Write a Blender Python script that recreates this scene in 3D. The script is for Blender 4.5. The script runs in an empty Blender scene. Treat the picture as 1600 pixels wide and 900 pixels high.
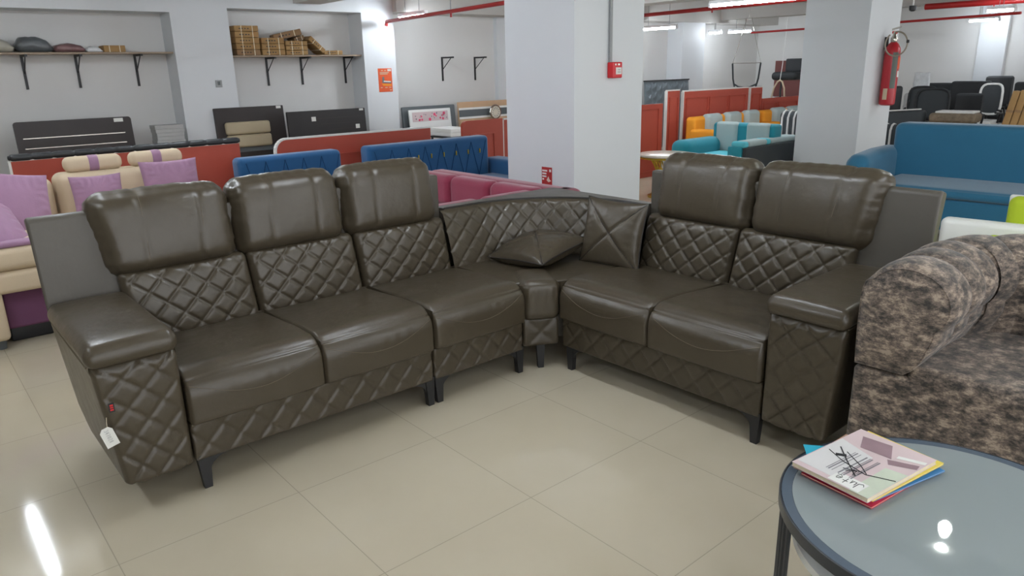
import bpy, math, random
from mathutils import Vector, Matrix, noise
PI = math.pi
R = math.radians
scene = bpy.context.scene
COL = scene.collection

# ------------------------------------------------------------------ materials
def lin(c):
    return tuple(((x/255.0)/12.92 if x/255.0 <= 0.04045 else ((x/255.0+0.055)/1.055)**2.4) for x in c)

def mat(name, rgb, rough=0.5, metal=0.0, spec=0.5, bump=None, var=None, emit=None, coat=0.0, sheen=0.0, trans=0.0, ior=1.5):
    """rgb in sRGB 0..255.  bump=(scale,strength,stretch)  var=(scale,amount)"""
    m = bpy.data.materials.new(name); m.use_nodes = True
    nt = m.node_tree; N = nt.nodes; L = nt.links
    b = N['Principled BSDF']
    c = lin(rgb) + (1,)
    b.inputs['Base Color'].default_value = c
    b.inputs['Roughness'].default_value = rough
    b.inputs['Metallic'].default_value = metal
    b.inputs['Specular IOR Level'].default_value = spec
    b.inputs['IOR'].default_value = ior
    b.inputs['Coat Weight'].default_value = coat
    b.inputs['Sheen Weight'].default_value = sheen
    b.inputs['Transmission Weight'].default_value = trans
    tc = None
    if bump or var:
        tc = N.new('ShaderNodeTexCoord')
    if var:
        n = N.new('ShaderNodeTexNoise'); n.inputs['Scale'].default_value = var[0]; n.inputs['Detail'].default_value = 4
        L.new(tc.outputs['Object'], n.inputs['Vector'])
        mx = N.new('ShaderNodeMixRGB'); mx.blend_type = 'MIX'
        k = var[1]
        mx.inputs[1].default_value = tuple(x*(1-k) for x in c[:3]) + (1,)
        mx.inputs[2].default_value = tuple(min(1, x*(1+k)) for x in c[:3]) + (1,)
        L.new(n.outputs['Fac'], mx.inputs[0]); L.new(mx.outputs[0], b.inputs['Base Color'])
    if bump:
        n2 = N.new('ShaderNodeTexNoise'); n2.inputs['Scale'].default_value = bump[0]; n2.inputs['Detail'].default_value = 3
        if len(bump) > 2:
            mp = N.new('ShaderNodeMapping'); mp.inputs['Scale'].default_value = bump[2]
            L.new(tc.outputs['Object'], mp.inputs['Vector']); L.new(mp.outputs[0], n2.inputs['Vector'])
        else:
            L.new(tc.outputs['Object'], n2.inputs['Vector'])
        bp = N.new('ShaderNodeBump'); bp.inputs['Strength'].default_value = bump[1]; bp.inputs['Distance'].default_value = 0.01
        L.new(n2.outputs['Fac'], bp.inputs['Height']); L.new(bp.outputs[0], b.inputs['Normal'])
    if emit:
        b.inputs['Emission Color'].default_value = lin(emit[0]) + (1,)
        b.inputs['Emission Strength'].default_value = emit[1]
    return m

def leather(name, rgb, rough=0.4):
    m = mat(name, rgb, rough, spec=0.5)
    nt = m.node_tree; N = nt.nodes; L = nt.links; b = N['Principled BSDF']
    tc = N.new('ShaderNodeTexCoord')
    n1 = N.new('ShaderNodeTexNoise'); n1.inputs['Scale'].default_value = 420; n1.inputs['Detail'].default_value = 2
    n2 = N.new('ShaderNodeTexNoise'); n2.inputs['Scale'].default_value = 14; n2.inputs['Detail'].default_value = 3
    L.new(tc.outputs['Object'], n1.inputs['Vector']); L.new(tc.outputs['Object'], n2.inputs['Vector'])
    b1 = N.new('ShaderNodeBump'); b1.inputs['Strength'].default_value = 0.10; b1.inputs['Distance'].default_value = 0.002
    b2 = N.new('ShaderNodeBump'); b2.inputs['Strength'].default_value = 0.14; b2.inputs['Distance'].default_value = 0.02
    L.new(n1.outputs['Fac'], b1.inputs['Height']); L.new(n2.outputs['Fac'], b2.inputs['Height'])
    L.new(b2.outputs[0], b1.inputs['Normal']); L.new(b1.outputs[0], b.inputs['Normal'])
    mr = N.new('ShaderNodeMapRange'); mr.inputs['To Min'].default_value = rough-0.06; mr.inputs['To Max'].default_value = rough+0.08
    L.new(n2.outputs['Fac'], mr.inputs['Value']); L.new(mr.outputs[0], b.inputs['Roughness'])
    return m

M = {}
M['leather'] = leather('brown_black_leather', (69, 61, 48), 0.32)
M['leather_side'] = leather('brown_black_leather_sheen', (78, 73, 65), 0.44)  # same leather, greyer and lighter: reflected light on its sides put into colour
M['stitch'] = mat('tan_thread', (98, 88, 72), 0.7)
M['piping'] = mat('piping_leather', (40, 37, 34), 0.45)
M['leg'] = mat('black_plastic_leg', (34, 34, 36), 0.4)
M['wall'] = mat('white_wall_paint', (216, 215, 212), 0.75, var=(1.3, 0.03))
M['wall_grey'] = mat('bounce_cut_grey', (120, 120, 118), 0.8)  # dark tone picked to cut bounce off the unseen front wall
M['pillar'] = mat('white_pillar_paint', (214, 217, 219), 0.5, var=(1.8, 0.03))
M['ceiling'] = mat('ceiling_paint', (196, 193, 188), 0.8, var=(1.0, 0.04))
M['black'] = mat('black_metal', (28, 28, 30), 0.45)
M['red_pipe'] = mat('red_pipe_paint', (170, 34, 34), 0.4)
M['red_panel'] = mat('red_oxide_panel', (170, 70, 52), 0.55, var=(3, 0.08))
M['white_edge'] = mat('white_edge_band', (222, 220, 214), 0.5)
M['blue_velvet'] = mat('royal_blue_fabric', (8, 78, 124), 0.8, sheen=0.3, bump=(300, 0.1), var=(9, 0.1))
M['blue_mid'] = mat('steel_blue_fabric', (40, 108, 140), 0.85, sheen=0.3, bump=(250, 0.1), var=(6, 0.08))
M['maroon'] = mat('maroon_fabric', (140, 40, 68), 0.8, sheen=0.35, bump=(250, 0.1), var=(8, 0.08))
M['cream'] = mat('cream_fabric', (205, 186, 158), 0.85, bump=(260, 0.1), var=(5, 0.06))
M['mauve'] = mat('mauve_velvet', (154, 118, 144), 0.8, sheen=0.1, bump=(90, 0.12), var=(12, 0.12))
M['mauve_dark'] = mat('mauve_plinth_fabric', (110, 68, 98), 0.85)
M['teal'] = mat('teal_fabric', (20, 134, 148), 0.8, sheen=0.2, bump=(250, 0.1))
M['aqua'] = mat('aqua_fabric', (90, 190, 202), 0.8)
M['palegrey'] = mat('pale_grey_fabric', (164, 178, 176), 0.85, bump=(250, 0.1))
M['orange'] = mat('orange_fabric', (228, 150, 34), 0.8, bump=(250, 0.1))
M['lightgrey'] = mat('light_grey_sheets', (168, 168, 166), 0.7, var=(30, 0.1))
M['dark_glass_border'] = mat('grey_blue_glass_border', (82, 94, 106), 0.08)
M['charcoal'] = mat('charcoal_fabric', (58, 62, 64), 0.85)
M['lime'] = mat('lime_fabric', (176, 196, 40), 0.8)
M['gold'] = mat('brass', (200, 168, 60), 0.3, metal=0.8)
M['marble'] = mat('pale_marble', (214, 206, 190), 0.2, var=(6, 0.08))
M['card'] = mat('brown_cardboard', (158, 124, 78), 0.8, var=(14, 0.12))
M['card2'] = mat('dull_brown_cardboard', (138, 108, 76), 0.8, var=(10, 0.15))
M['strap'] = mat('cream_strap', (226, 216, 190), 0.5)
M['shelf'] = mat('plywood_shelf', (150, 132, 112), 0.6)
M['darkwood'] = mat('dark_wenge_laminate', (52, 46, 44), 0.5, bump=(40, 0.1, (1, 1, 12)), var=(5, 0.15))
M['blackwood'] = mat('black_laminate', (40, 38, 38), 0.5, bump=(40, 0.1, (1, 1, 14)))
M['greyboard'] = mat('grey_laminate', (92, 98, 100), 0.45)
M['greyfab'] = mat('grey_tufted_fabric', (112, 122, 128), 0.7)
M['oak'] = mat('oak_laminate', (196, 162, 128), 0.5, var=(6, 0.1))
M['white'] = mat('white_gloss', (232, 232, 228), 0.35)
M['paper'] = mat('white_paper', (226, 226, 220), 0.7)
M['beige'] = mat('beige_vinyl', (178, 164, 136), 0.5, var=(6, 0.1))
M['tube'] = mat('lit_fluorescent_tube', (255, 255, 255), 0.5, emit=((236, 245, 255), 62))
M['bulb'] = mat('lit_bulb', (255, 255, 255), 0.5, emit=((245, 255, 250), 60))
M['batten'] = mat('white_batten', (230, 230, 230), 0.5)
M['red_plastic'] = mat('red_plastic', (206, 30, 38), 0.35)
M['fe_red'] = mat('fire_extinguisher_red', (178, 34, 44), 0.3)
M['chrome'] = mat('chrome', (190, 185, 175), 0.25, metal=1)
M['hose'] = mat('hose_rubber', (140, 130, 114), 0.4)
M['greygreen'] = mat('grey_green_label', (92, 98, 90), 0.5)
M['blackfab'] = mat('black_fabric', (38, 40, 42), 0.7, bump=(200, 0.1))
M['blackleather'] = leather('black_chair_leather', (34, 36, 38), 0.4)
M['conduit'] = mat('grey_conduit', (150, 152, 152), 0.5)
M['ink'] = mat('black_ink', (34, 34, 36), 0.7)
M['metal_dark'] = mat('dark_grey_metal', (60, 63, 68), 0.35, metal=0.3)
M['plasticwrap'] = mat('clear_wrap', (206, 208, 208), 0.2, var=(20, 0.2))
M['stripe_w'] = mat('pale_stripe', (206, 204, 200), 0.8)
M['orange_paper'] = mat('orange_print', (214, 84, 34), 0.5, var=(30, 0.12))
M['red_paper'] = mat('red_print', (166, 40, 40), 0.5, var=(60, 0.2))
M['pink_print'] = mat('pink_print', (226, 70, 110), 0.5)
M['grey_print'] = mat('grey_print', (120, 118, 122), 0.5)
M['dustred'] = mat('dusty_brown_plastic', (112, 84, 84), 0.4, bump=(30, 0.5))
M['dustgrey'] = mat('grey_plastic_sack', (88, 92, 94), 0.35, bump=(18, 0.6), var=(9, 0.2))
M['dustcream'] = mat('pale_plastic_sack', (176, 172, 158), 0.4, bump=(18, 0.6), var=(12, 0.2))
M['brownwall'] = mat('maroon_board', (112, 62, 58), 0.6)

# glossy large floor tiles, 0.6 m grid with thin joints and soft stains
def tile_mat():
    m = bpy.data.materials.new('glossy_beige_floor_tiles'); m.use_nodes = True
    nt = m.node_tree; N = nt.nodes; L = nt.links; b = N['Principled BSDF']
    g = N.new('ShaderNodeNewGeometry'); sp = N.new('ShaderNodeSeparateXYZ'); L.new(g.outputs['Position'], sp.inputs[0])
    def mth(op, a, bb=None):
        n = N.new('ShaderNodeMath'); n.operation = op
        for i, x in enumerate((a, bb)):
            if x is None: continue
            if isinstance(x, (int, float)): n.inputs[i].default_value = x
            else: L.new(x, n.inputs[i])
        return n.outputs[0]
    def line(ax, off):
        s = mth('DIVIDE', mth('SUBTRACT', ax, off), 0.6)
        fr = mth('SUBTRACT', s, mth('FLOOR', s))
        d = mth('MINIMUM', fr, mth('SUBTRACT', 1.0, fr))
        return mth('LESS_THAN', d, 0.0026), mth('FLOOR', s)
    lx, cx = line(sp.outputs[0], -2.2962); ly, cy = line(sp.outputs[1], 0.9031)
    ln = mth('MAXIMUM', lx, ly)
    cb = N.new('ShaderNodeCombineXYZ'); L.new(cx, cb.inputs[0]); L.new(cy, cb.inputs[1])
    wn = N.new('ShaderNodeTexWhiteNoise'); wn.noise_dimensions = '3D'; L.new(cb.outputs[0], wn.inputs['Vector'])
    no = N.new('ShaderNodeTexNoise'); no.inputs['Scale'].default_value = 3.0; no.inputs['Detail'].default_value = 5
    L.new(g.outputs['Position'], no.inputs['Vector'])
    r = N.new('ShaderNodeValToRGB'); r.color_ramp.elements[0].color = lin((184, 173, 150))+(1,); r.color_ramp.elements[1].color = lin((197, 188, 167))+(1,)
    L.new(mth('ADD', mth('MULTIPLY', no.outputs['Fac'], 0.8), mth('MULTIPLY', wn.outputs['Value'], 0.2)), r.inputs[0])
    mx = N.new('ShaderNodeMixRGB'); mx.inputs[2].default_value = lin((120, 112, 100))+(1,)
    L.new(mth('MULTIPLY', ln, 0.45), mx.inputs[0]); L.new(r.outputs[0], mx.inputs[1]); L.new(mx.outputs[0], b.inputs['Base Color'])
    mr = N.new('ShaderNodeMapRange'); mr.inputs['To Min'].default_value = 0.045; mr.inputs['To Max'].default_value = 0.10
    L.new(no.outputs['Fac'], mr.inputs[0])
    b.inputs['Specular IOR Level'].default_value = 0.45
    L.new(mr.outputs[0], b.inputs['Roughness'])
    return m
M['floor'] = tile_mat()

# mottled taupe velvet
def mottled():
    m = bpy.data.materials.new('mottled_taupe_velvet'); m.use_nodes = True
    nt = m.node_tree; N = nt.nodes; L = nt.links; b = N['Principled BSDF']
    tc = N.new('ShaderNodeTexCoord'); mp = N.new('ShaderNodeMapping'); mp.inputs['Scale'].default_value = (19, 19, 34)
    L.new(tc.outputs['Object'], mp.inputs[0])
    n1 = N.new('ShaderNodeTexNoise'); n1.inputs['Scale'].default_value = 1.0; n1.inputs['Detail'].default_value = 9; n1.inputs['Roughness'].default_value = 0.78
    L.new(mp.outputs[0], n1.inputs['Vector'])
    r = N.new('ShaderNodeValToRGB'); e = r.color_ramp.elements
    e[0].position = 0.41; e[0].color = lin((44, 40, 36))+(1,)
    e[1].position = 0.60; e[1].color = lin((160, 144, 126))+(1,)
    k = e.new(0.48); k.color = lin((88, 78, 69))+(1,)
    k = e.new(0.54); k.color = lin((118, 103, 91))+(1,)
    L.new(n1.outputs['Fac'], r.inputs[0]); L.new(r.outputs[0], b.inputs['Base Color'])
    b.inputs['Roughness'].default_value = 0.75; b.inputs['Sheen Weight'].default_value = 0.15
    bp = N.new('ShaderNodeBump'); bp.inputs['Strength'].default_value = 0.2; bp.inputs['Distance'].default_value = 0.005
    L.new(n1.outputs['Fac'], bp.inputs['Height']); L.new(bp.outputs[0], b.inputs['Normal'])
    return m
M['mottled'] = mottled()
def glassmat():
    m = mat('smoked_glass', (120, 128, 134), 0.04, trans=1.0, ior=1.45)
    nt = m.node_tree; N = nt.nodes; L = nt.links
    # tinted thin glass; pale diffuse share stands in for the mirrored ceiling
    tr = N.new('ShaderNodeBsdfTransparent'); tr.inputs[0].default_value = (0.84, 0.88, 0.90, 1)
    gl = N.new('ShaderNodeBsdfGlossy'); gl.inputs['Roughness'].default_value = 0.02
    fr = N.new('ShaderNodeFresnel'); fr.inputs['IOR'].default_value = 1.9
    df = N.new('ShaderNodeBsdfDiffuse'); df.inputs[0].default_value = lin((176, 187, 189))+(1,)
    m1 = N.new('ShaderNodeMixShader'); m1.inputs[0].default_value = 0.62
    L.new(tr.outputs[0], m1.inputs[1]); L.new(df.outputs[0], m1.inputs[2])
    m2 = N.new('ShaderNodeMixShader'); L.new(fr.outputs[0], m2.inputs[0]); L.new(m1.outputs[0], m2.inputs[1]); L.new(gl.outputs[0], m2.inputs[2])
    L.new(m2.outputs[0], N['Material Output'].inputs[0])
    return m
M['glass'] = glassmat()

# ------------------------------------------------------------------ geometry helpers
class MB:
    def __init__(s): s.v = []; s.f = []; s.m = []
    def add(s, vs, fs, mi=0, T=None):
        o = len(s.v)
        for p in vs:
            p = Vector(p)
            s.v.append(T @ p if T else p)
        for f in fs:
            s.f.append([i+o for i in f]); s.m.append(mi)
        return s
    def box(s, lo, hi, mi=0, T=None):
        x0, y0, z0 = lo; x1, y1, z1 = hi
        vs = [(x0,y0,z0),(x1,y0,z0),(x1,y1,z0),(x0,y1,z0),(x0,y0,z1),(x1,y0,z1),(x1,y1,z1),(x0,y1,z1)]
        return s.add(vs, [(0,3,2,1),(4,5,6,7),(0,1,5,4),(1,2,6,5),(2,3,7,6),(3,0,4,7)], mi, T)
    def tube(s, pts, r, n=8, mi=0, T=None, closed=False):
        pts = [Vector(p) for p in pts]; k = len(pts)
        rs = r if isinstance(r, (list, tuple)) else [r]*k
        vs = []; fs = []; up = None
        for i, p in enumerate(pts):
            a = pts[(i-1) % k] if (closed or i) else p
            b = pts[(i+1) % k] if (closed or i < k-1) else p
            d = (b-a).normalized()
            if up is None:
                up = d.orthogonal().normalized()
            up = (up - d*up.dot(d))
            up = up.normalized() if up.length > 1e-6 else d.orthogonal().normalized()
            w = d.cross(up)
            for j in range(n):
                t = 2*PI*j/n
                vs.append(p + (up*math.cos(t) + w*math.sin(t))*rs[i])
        m = k if closed else k-1
        for i in range(m):
            for j in range(n):
                a = i*n+j; b = i*n+(j+1) % n; c = ((i+1) % k)*n+(j+1) % n; d = ((i+1) % k)*n+j
                fs.append((a, b, c, d))
        if not closed:
            fs.append(tuple(range(n-1, -1, -1))); fs.append(tuple(range((k-1)*n, k*n)))
        return s.add(vs, fs, mi, T)
    def cyl(s, p0, p1, r0, r1=None, n=16, mi=0, T=None):
        return s.tube([p0, p1], [r0, r0 if r1 is None else r1], n, mi, T)
    def lathe(s, prof, n=32, mi=0, T=None):
        vs = []; fs = []
        for r, z in prof:
            for j in range(n):
                t = 2*PI*j/n; vs.append((r*math.cos(t), r*math.sin(t), z))
        k = len(prof)
        for i in range(k-1):
            for j in range(n):
                fs.append((i*n+j, i*n+(j+1) % n, (i+1)*n+(j+1) % n, (i+1)*n+j))
        fs.append(tuple(range(n-1, -1, -1))); fs.append(tuple(range((k-1)*n, k*n)))
        return s.add(vs, fs, mi, T)
    def prism(s, poly, a0, a1, axis='z', mi=0, T=None):
        """extrude a 2-D polygon: axis x -> poly=(y,z), y -> (x,z), z -> (x,y)"""
        def P(q, a):
            return {'x': (a, q[0], q[1]), 'y': (q[0], a, q[1]), 'z': (q[0], q[1], a)}[axis]
        n = len(poly)
        vs = [P(q, a0) for q in poly] + [P(q, a1) for q in poly]
        ar = sum(poly[i][0]*poly[(i+1) % n][1]-poly[(i+1) % n][0]*poly[i][1] for i in range(n))
        fl = (ar > 0) != (axis == 'y')
        fs = [tuple(range(n-1, -1, -1)) if fl else tuple(range(n)), tuple(range(n, 2*n)) if fl else tuple(range(2*n-1, n-1, -1))]
        for i in range(n):
            j = (i+1) % n
            fs.append((i, j, n+j, n+i) if fl else (j, i, n+i, n+j))
        return s.add(vs, fs, mi, T)
    def rbox(s, c, size, r, res=0.06, fn=None, mi=0, T=None, seg=3):
        """rounded box; fn(q, n, p) -> p lets the surface be puffed, quilted, bent"""
        c = Vector(c); h = [x/2 for x in size]; r = min(r, min(h)*0.999)
        if not isinstance(res, (list, tuple)): res = (res,)*3
        ax = []
        for a in range(3):
            inner = h[a]-r
            band = [r*math.tan(PI/4*k/seg) for k in range(1, seg+1)]
            n = max(1, int(round(2*inner/res[a])))
            mid = [-inner+2*inner*k/n for k in range(n+1)]
            ax.append([-inner-b for b in reversed(band)] + mid + [inner+b for b in band])
        X, Y, Z = ax; nx, ny, nz = len(X)-1, len(Y)-1, len(Z)-1
        idx = {}; vs = []
        def V(i, j, k):
            key = (i, j, k)
            if key not in idx:
                q = Vector((X[i], Y[j], Z[k]))
                inn = Vector([max(-(h[a]-r), min(h[a]-r, q[a])) for a in range(3)])
                d = q-inn; nn = d.normalized(); p = inn+nn*r
                if fn: p = fn(q, nn, p)
                idx[key] = len(vs); vs.append(p+c)
            return idx[key]
        fs = []
        for i in range(nx):
            for j in range(ny):
                fs.append((V(i,j,0), V(i,j+1,0), V(i+1,j+1,0), V(i+1,j,0)))
                fs.append((V(i,j,nz), V(i+1,j,nz), V(i+1,j+1,nz), V(i,j+1,nz)))
        for i in range(nx):
            for k in range(nz):
                fs.append((V(i,0,k), V(i+1,0,k), V(i+1,0,k+1), V(i,0,k+1)))
                fs.append((V(i,ny,k), V(i,ny,k+1), V(i+1,ny,k+1), V(i+1,ny,k)))
        for j in range(ny):
            for k in range(nz):
                fs.append((V(0,j,k), V(0,j,k+1), V(0,j+1,k+1), V(0,j+1,k)))
                fs.append((V(nx,j,k), V(nx,j+1,k), V(nx,j+1,k+1), V(nx,j,k+1)))
        return s.add(vs, fs, mi, T)
    def build(s, name, mats, parent=None, smooth=True, ang=40):
        me = bpy.data.meshes.new(name)
        me.from_pydata([tuple(v) for v in s.v], [], s.f)
        if not isinstance(mats, (list, tuple)): mats = [mats]
        for m in mats: me.materials.append(M[m] if isinstance(m, str) else m)
        me.polygons.foreach_set('material_index', s.m)
        me.update()
        if smooth:
            me.polygons.foreach_set('use_smooth', [True]*len(me.polygons))
            me.set_sharp_from_angle(angle=R(ang))
        o = bpy.data.objects.new(name, me); COL.objects.link(o)
        if parent: o.parent = parent
        return o

def thing(name, label, cat, loc=(0,0,0), rz=0, group=None):
    o = bpy.data.objects.new(name, None); COL.objects.link(o)
    o.location = loc; o.rotation_euler = (0, 0, R(rz)); o.empty_display_size = 0.1
    o['label'] = label; o['category'] = cat
    if group: o['group'] = group
    return o
def tag(o, label, cat, group=None, loc=None, rz=None):
    o['label'] = label; o['category'] = cat
    if group: o['group'] = group
    if loc is not None: o.location = loc
    if rz is not None: o.rotation_euler = (0, 0, R(rz))
    return o
def struct(o):
    o['kind'] = 'structure'; return o
def dup(root, loc=None, rz=None, label=None, group=None):
    r = root.copy(); COL.objects.link(r)
    if loc is not None: r.location = loc
    if rz is not None: r.rotation_euler = (0, 0, R(rz))
    if label: r['label'] = label
    if group: r['group'] = group
    for ch in list(root.children):
        c = ch.copy(); COL.objects.link(c); c.parent = r
        for g in list(ch.children):
            d = g.copy(); COL.objects.link(d); d.parent = c
    return r
def quilt(a, b, sa, sb, h, w=0.10):
    u = a/sa+b/sb; v = a/sa-b/sb
    t = min(abs(u-round(u)), abs(v-round(v)))
    return h*(1-math.exp(-t/w)) - h
def fbm(p, s): return noise.noise(Vector(p)*s)

# ------------------------------------------------------------------ the room
def wallbox(name, lo, hi, m='wall'):
    return struct(MB().box(lo, hi).build(name, m, smooth=False))
wallbox('floor', (-9.4, -4.5, -0.08), (5.0, 15.2, 0.0), 'floor')
wallbox('ceiling', (-9.4, -4.5, 2.62), (5.0, 15.2, 2.72), 'ceiling')
wallbox('wall_left', (-9.4, -4.5, 0.0), (-9.2, 15.2, 2.62))
wallbox('wall_front', (-9.2, -4.5, 0.0), (5.0, -4.3, 2.62), 'wall_grey')  # unseen wall, put in to reduce light from this side
wallbox('wall_back', (-9.2, 15.0, 0.0), (5.0, 15.2, 2.62))
# wall piers and ceiling beams
wallbox('trim_1', (-9.2, 2.70, 0.0), (-8.85, 3.335, 2.62), 'pillar')
wallbox('trim_2', (-9.2, 5.06, 0.0), (-8.85, 5.54, 2.62), 'pillar')
wallbox('trim_3', (-9.2, 11.85, 0.0), (-8.85, 12.55, 2.62), 'pillar')
wallbox('trim_4', (-9.2, 7.55, 0.0), (-9.12, 8.4, 2.62), 'pillar')
wallbox('trim_5', (-4.85, 14.9, 0.0), (-4.42, 15.0, 2.62), 'pillar')
wallbox('trim_6', (-9.2, 3.335, 2.20), (-8.85, 5.06, 2.62), 'pillar')
wallbox('trim_7', (-9.2, -4.3, 2.14), (-8.85, 2.70, 2.62), 'pillar')
wallbox('trim_8', (-9.2, 5.54, 2.22), (-8.75, 15.0, 2.62), 'ceiling')
for i, y in enumerate((12.9, 8.3, 4.1, -0.3)):
    wallbox('trim_%d' % (9+i), (-8.75 if y > 3 else -8.85, y, 2.27), (5.0, y+0.35, 2.62), 'ceiling')
for i, x in enumerate((-6.6, -4.4, -2.2, 1.0)):
    for j, (a, b) in enumerate(((-4.3, -0.3), (0.05, 4.1), (4.45, 8.3), (8.65, 12.9), (13.25, 15.0))):
        wallbox('trim_%d' % (20+i*5+j), (x, a, 2.40), (x+0.22, b, 2.62), 'ceiling')
wallbox('trim_50', (-4.61, 3.90, 0.0), (-3.85, 4.66, 2.27), 'pillar')
wallbox('trim_51', (-4.36, 8.03, 0.0), (-3.65, 8.76, 2.27), 'pillar')
for n in ('trim_50', 'trim_51'):
    bpy.data.objects[n].data.materials[0] = M['pillar']

# lights: batten with a lit tube, hung under the ceiling
def tube_light(x, y, z, L=1.2, label='', rz=0):
    t = thing('tube_light', label, 'light', (x, y, z), rz, 'white tube lights under the showroom ceiling')
    b = MB().box((-L/2, -0.03, 0.02), (L/2, 0.03, 0.06)).build('batten', 'batten', t, smooth=False)
    MB().cyl((-L/2+0.02, 0, 0), (L/2-0.02, 0, 0), 0.016, n=8).build('glowing_tube', 'tube', t)
    for s in (-1, 1):
        MB().box((s*L/2-0.014, -0.022, -0.02), (s*L/2+0.014, 0.022, 0.03)).build('end_cap', 'batten', t, smooth=False)
    for s in (-1, 1): MB().cyl((s*(L/2-0.15), 0, 0.05), (s*(L/2-0.15), 0, 2.62-z), 0.004, n=6).build('hanging_rod', 'conduit', t)
    return t
tube_light(-5.10, 8.18, 2.15, 1.22, 'longest tube light, above the teal sofa beside the red pipe')
tube_light(-8.35, 10.5, 2.06, 0.75, 'tube light seen just right of the near pillar, over the grey tufted headboard')
tube_light(-8.84, 12.86, 2.04, 0.28, 'smaller left one of two far tube lights over the hanging frame')
tube_light(-8.36, 13.0, 2.04, 0.50, 'larger right one of two far tube lights over the hanging frame')
tube_light(-4.62, 14.3, 2.05, 0.45, 'lower far tube light against the back wall above the office chairs')
tube_light(-3.75, 12.2, 2.08, 0.35, 'upper tube light at the right edge by the red pipe')
tube_light(-8.38, 5.54, 2.13, 0.62, 'tube light behind the sprinkler pipe above the orange poster')
tube_light(-6.70, 0.37, 2.30, 1.2, 'tube light whose reflection shows in the floor at lower left')
tube_light(-6.2, 4.3, 2.34, 1.2, 'unseen fill tube added overhead left of the near pillar')  # from here down, out-of-view tubes added to brighten the room
tube_light(-1.8, 9.6, 2.34, 1.2, 'unseen fill tube added overhead behind the far pillar')
tube_light(-2.2, 2.0, 2.34, 1.2, 'unseen fill tube added overhead above the corner sofa')
tube_light(0.6, 3.4, 2.34, 1.2, 'unseen fill tube added overhead at the right of the mottled sofa')
tube_light(-2.6, -0.8, 2.34, 1.2, 'unseen fill tube added overhead left of the photographer')
tube_light(0.8, 0.6, 2.34, 1.2, 'unseen fill tube added overhead behind the photographer')
tube_light(-6.6, 6.6, 2.34, 1.2, 'unseen fill tube added overhead above the red panels')
tube_light(-4.3, 0.6, 2.34, 1.2, 'unseen fill tube added overhead between cream and leather sofas')
tube_light(-6.2, 2.2, 2.36, 1.2, 'unseen fill tube added overhead before the wide pier at left')  # added to lift the left wall
tube_light(1.6, 2.0, 2.34, 1.2, 'unseen fill tube added overhead to the right of the glass table')
tube_light(2.6, -1.4, 2.34, 1.2, 'unseen fill tube added overhead far behind the photographer')
for i, (x, y) in enumerate(((-1.27, 4.62), (-1.20, 4.36))):
    t = thing('ceiling_bulb', ('farther' if i == 0 else 'nearer') + ' of two round bulbs, mirrored as white discs in the glass table', 'light', (x, y, 2.3), 0, 'pair of round ceiling bulbs')
    MB().lathe([(0.001, -0.055), (0.020, -0.050), (0.034, -0.03), (0.038, -0.01), (0.030, 0.02), (0.018, 0.05)], 16).build('bulb', 'bulb', t)
    MB().cyl((0, 0, 0.045), (0, 0, 0.10), 0.02, n=12).cyl((0, 0, 0.10), (0, 0, 0.32), 0.004, n=6).build('holder', 'batten', t)

# red sprinkler pipes
def pipe(label, pts, r, drops):
    t = thing('sprinkler_pipe', label, 'pipe', pts[0])
    o = Vector(pts[0])
    MB().tube([Vector(p)-o for p in pts], r, 10).build('pipe_run', 'red_pipe', t)
    for d in drops:
        d = Vector(d)-o
        MB().cyl(d, d-Vector((0, 0, 0.06)), 0.012, n=8).build('sprinkler_head', 'red_pipe', t)
        MB().cyl(d, d+Vector((0, 0, 2.62-d.z-o.z-0.0)), 0.006, n=6).build('hanger', 'conduit', t)
pipe('red sprinkler pipe running behind the near pillar at left', [(-8.74, 5.36, 2.04), (-8.72, 5.36, 2.09), (-5.94, 5.0, 2.09), (-4.7, 4.84, 2.09)], 0.022, [(-7.0, 5.14, 2.09)])
pipe('red sprinkler pipe between the two pillars under the long tube light', [(-8.70, 9.98, 2.25), (-5.28, 9.64, 2.25), (-3.4, 9.45, 2.25)], 0.03, [(-6.8, 9.79, 2.25)])
pipe('thin red pipe far away right of the hanging frame', [(-7.95, 12.72, 2.0), (-4.95, 12.0, 2.0), (-3.3, 11.5, 2.0)], 0.018, [(-6.0, 12.25, 2.0)])
pipe('thick red pipe at the top right corner', [(-4.94, 12.70, 2.23), (-3.0, 12.72, 2.23)], 0.045, [(-4.0, 12.7, 2.23)])

# ------------------------------------------------------------------ dark leather corner sofa
QS = 0.092
def leg_mesh(x, y, flip=1, h=0.135):
    b = MB()
    b.prism([(-0.012, 0), (0.016, 0), (0.024, h), (-0.024 if flip > 0 else -0.024, h)], -0.014, 0.014, 'y', T=Matrix.Translation((x, y, 0)))
    return b
def tri_bracket(x, y, s, h=0.125):
    # curved gusset that joins the leg to the underside
    P = [(0, h), (0, h-0.06)]
    for k in range(1, 7):
        a = PI/2*k/6
        P.append((s*0.09*(1-math.cos(a))*1.0, h-0.06+0.055*math.sin(a)))
    P.append((s*0.12, h))
    return MB().prism(P, -0.010, 0.010, 'y', T=Matrix.Translation((x, y, 0)))

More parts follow.
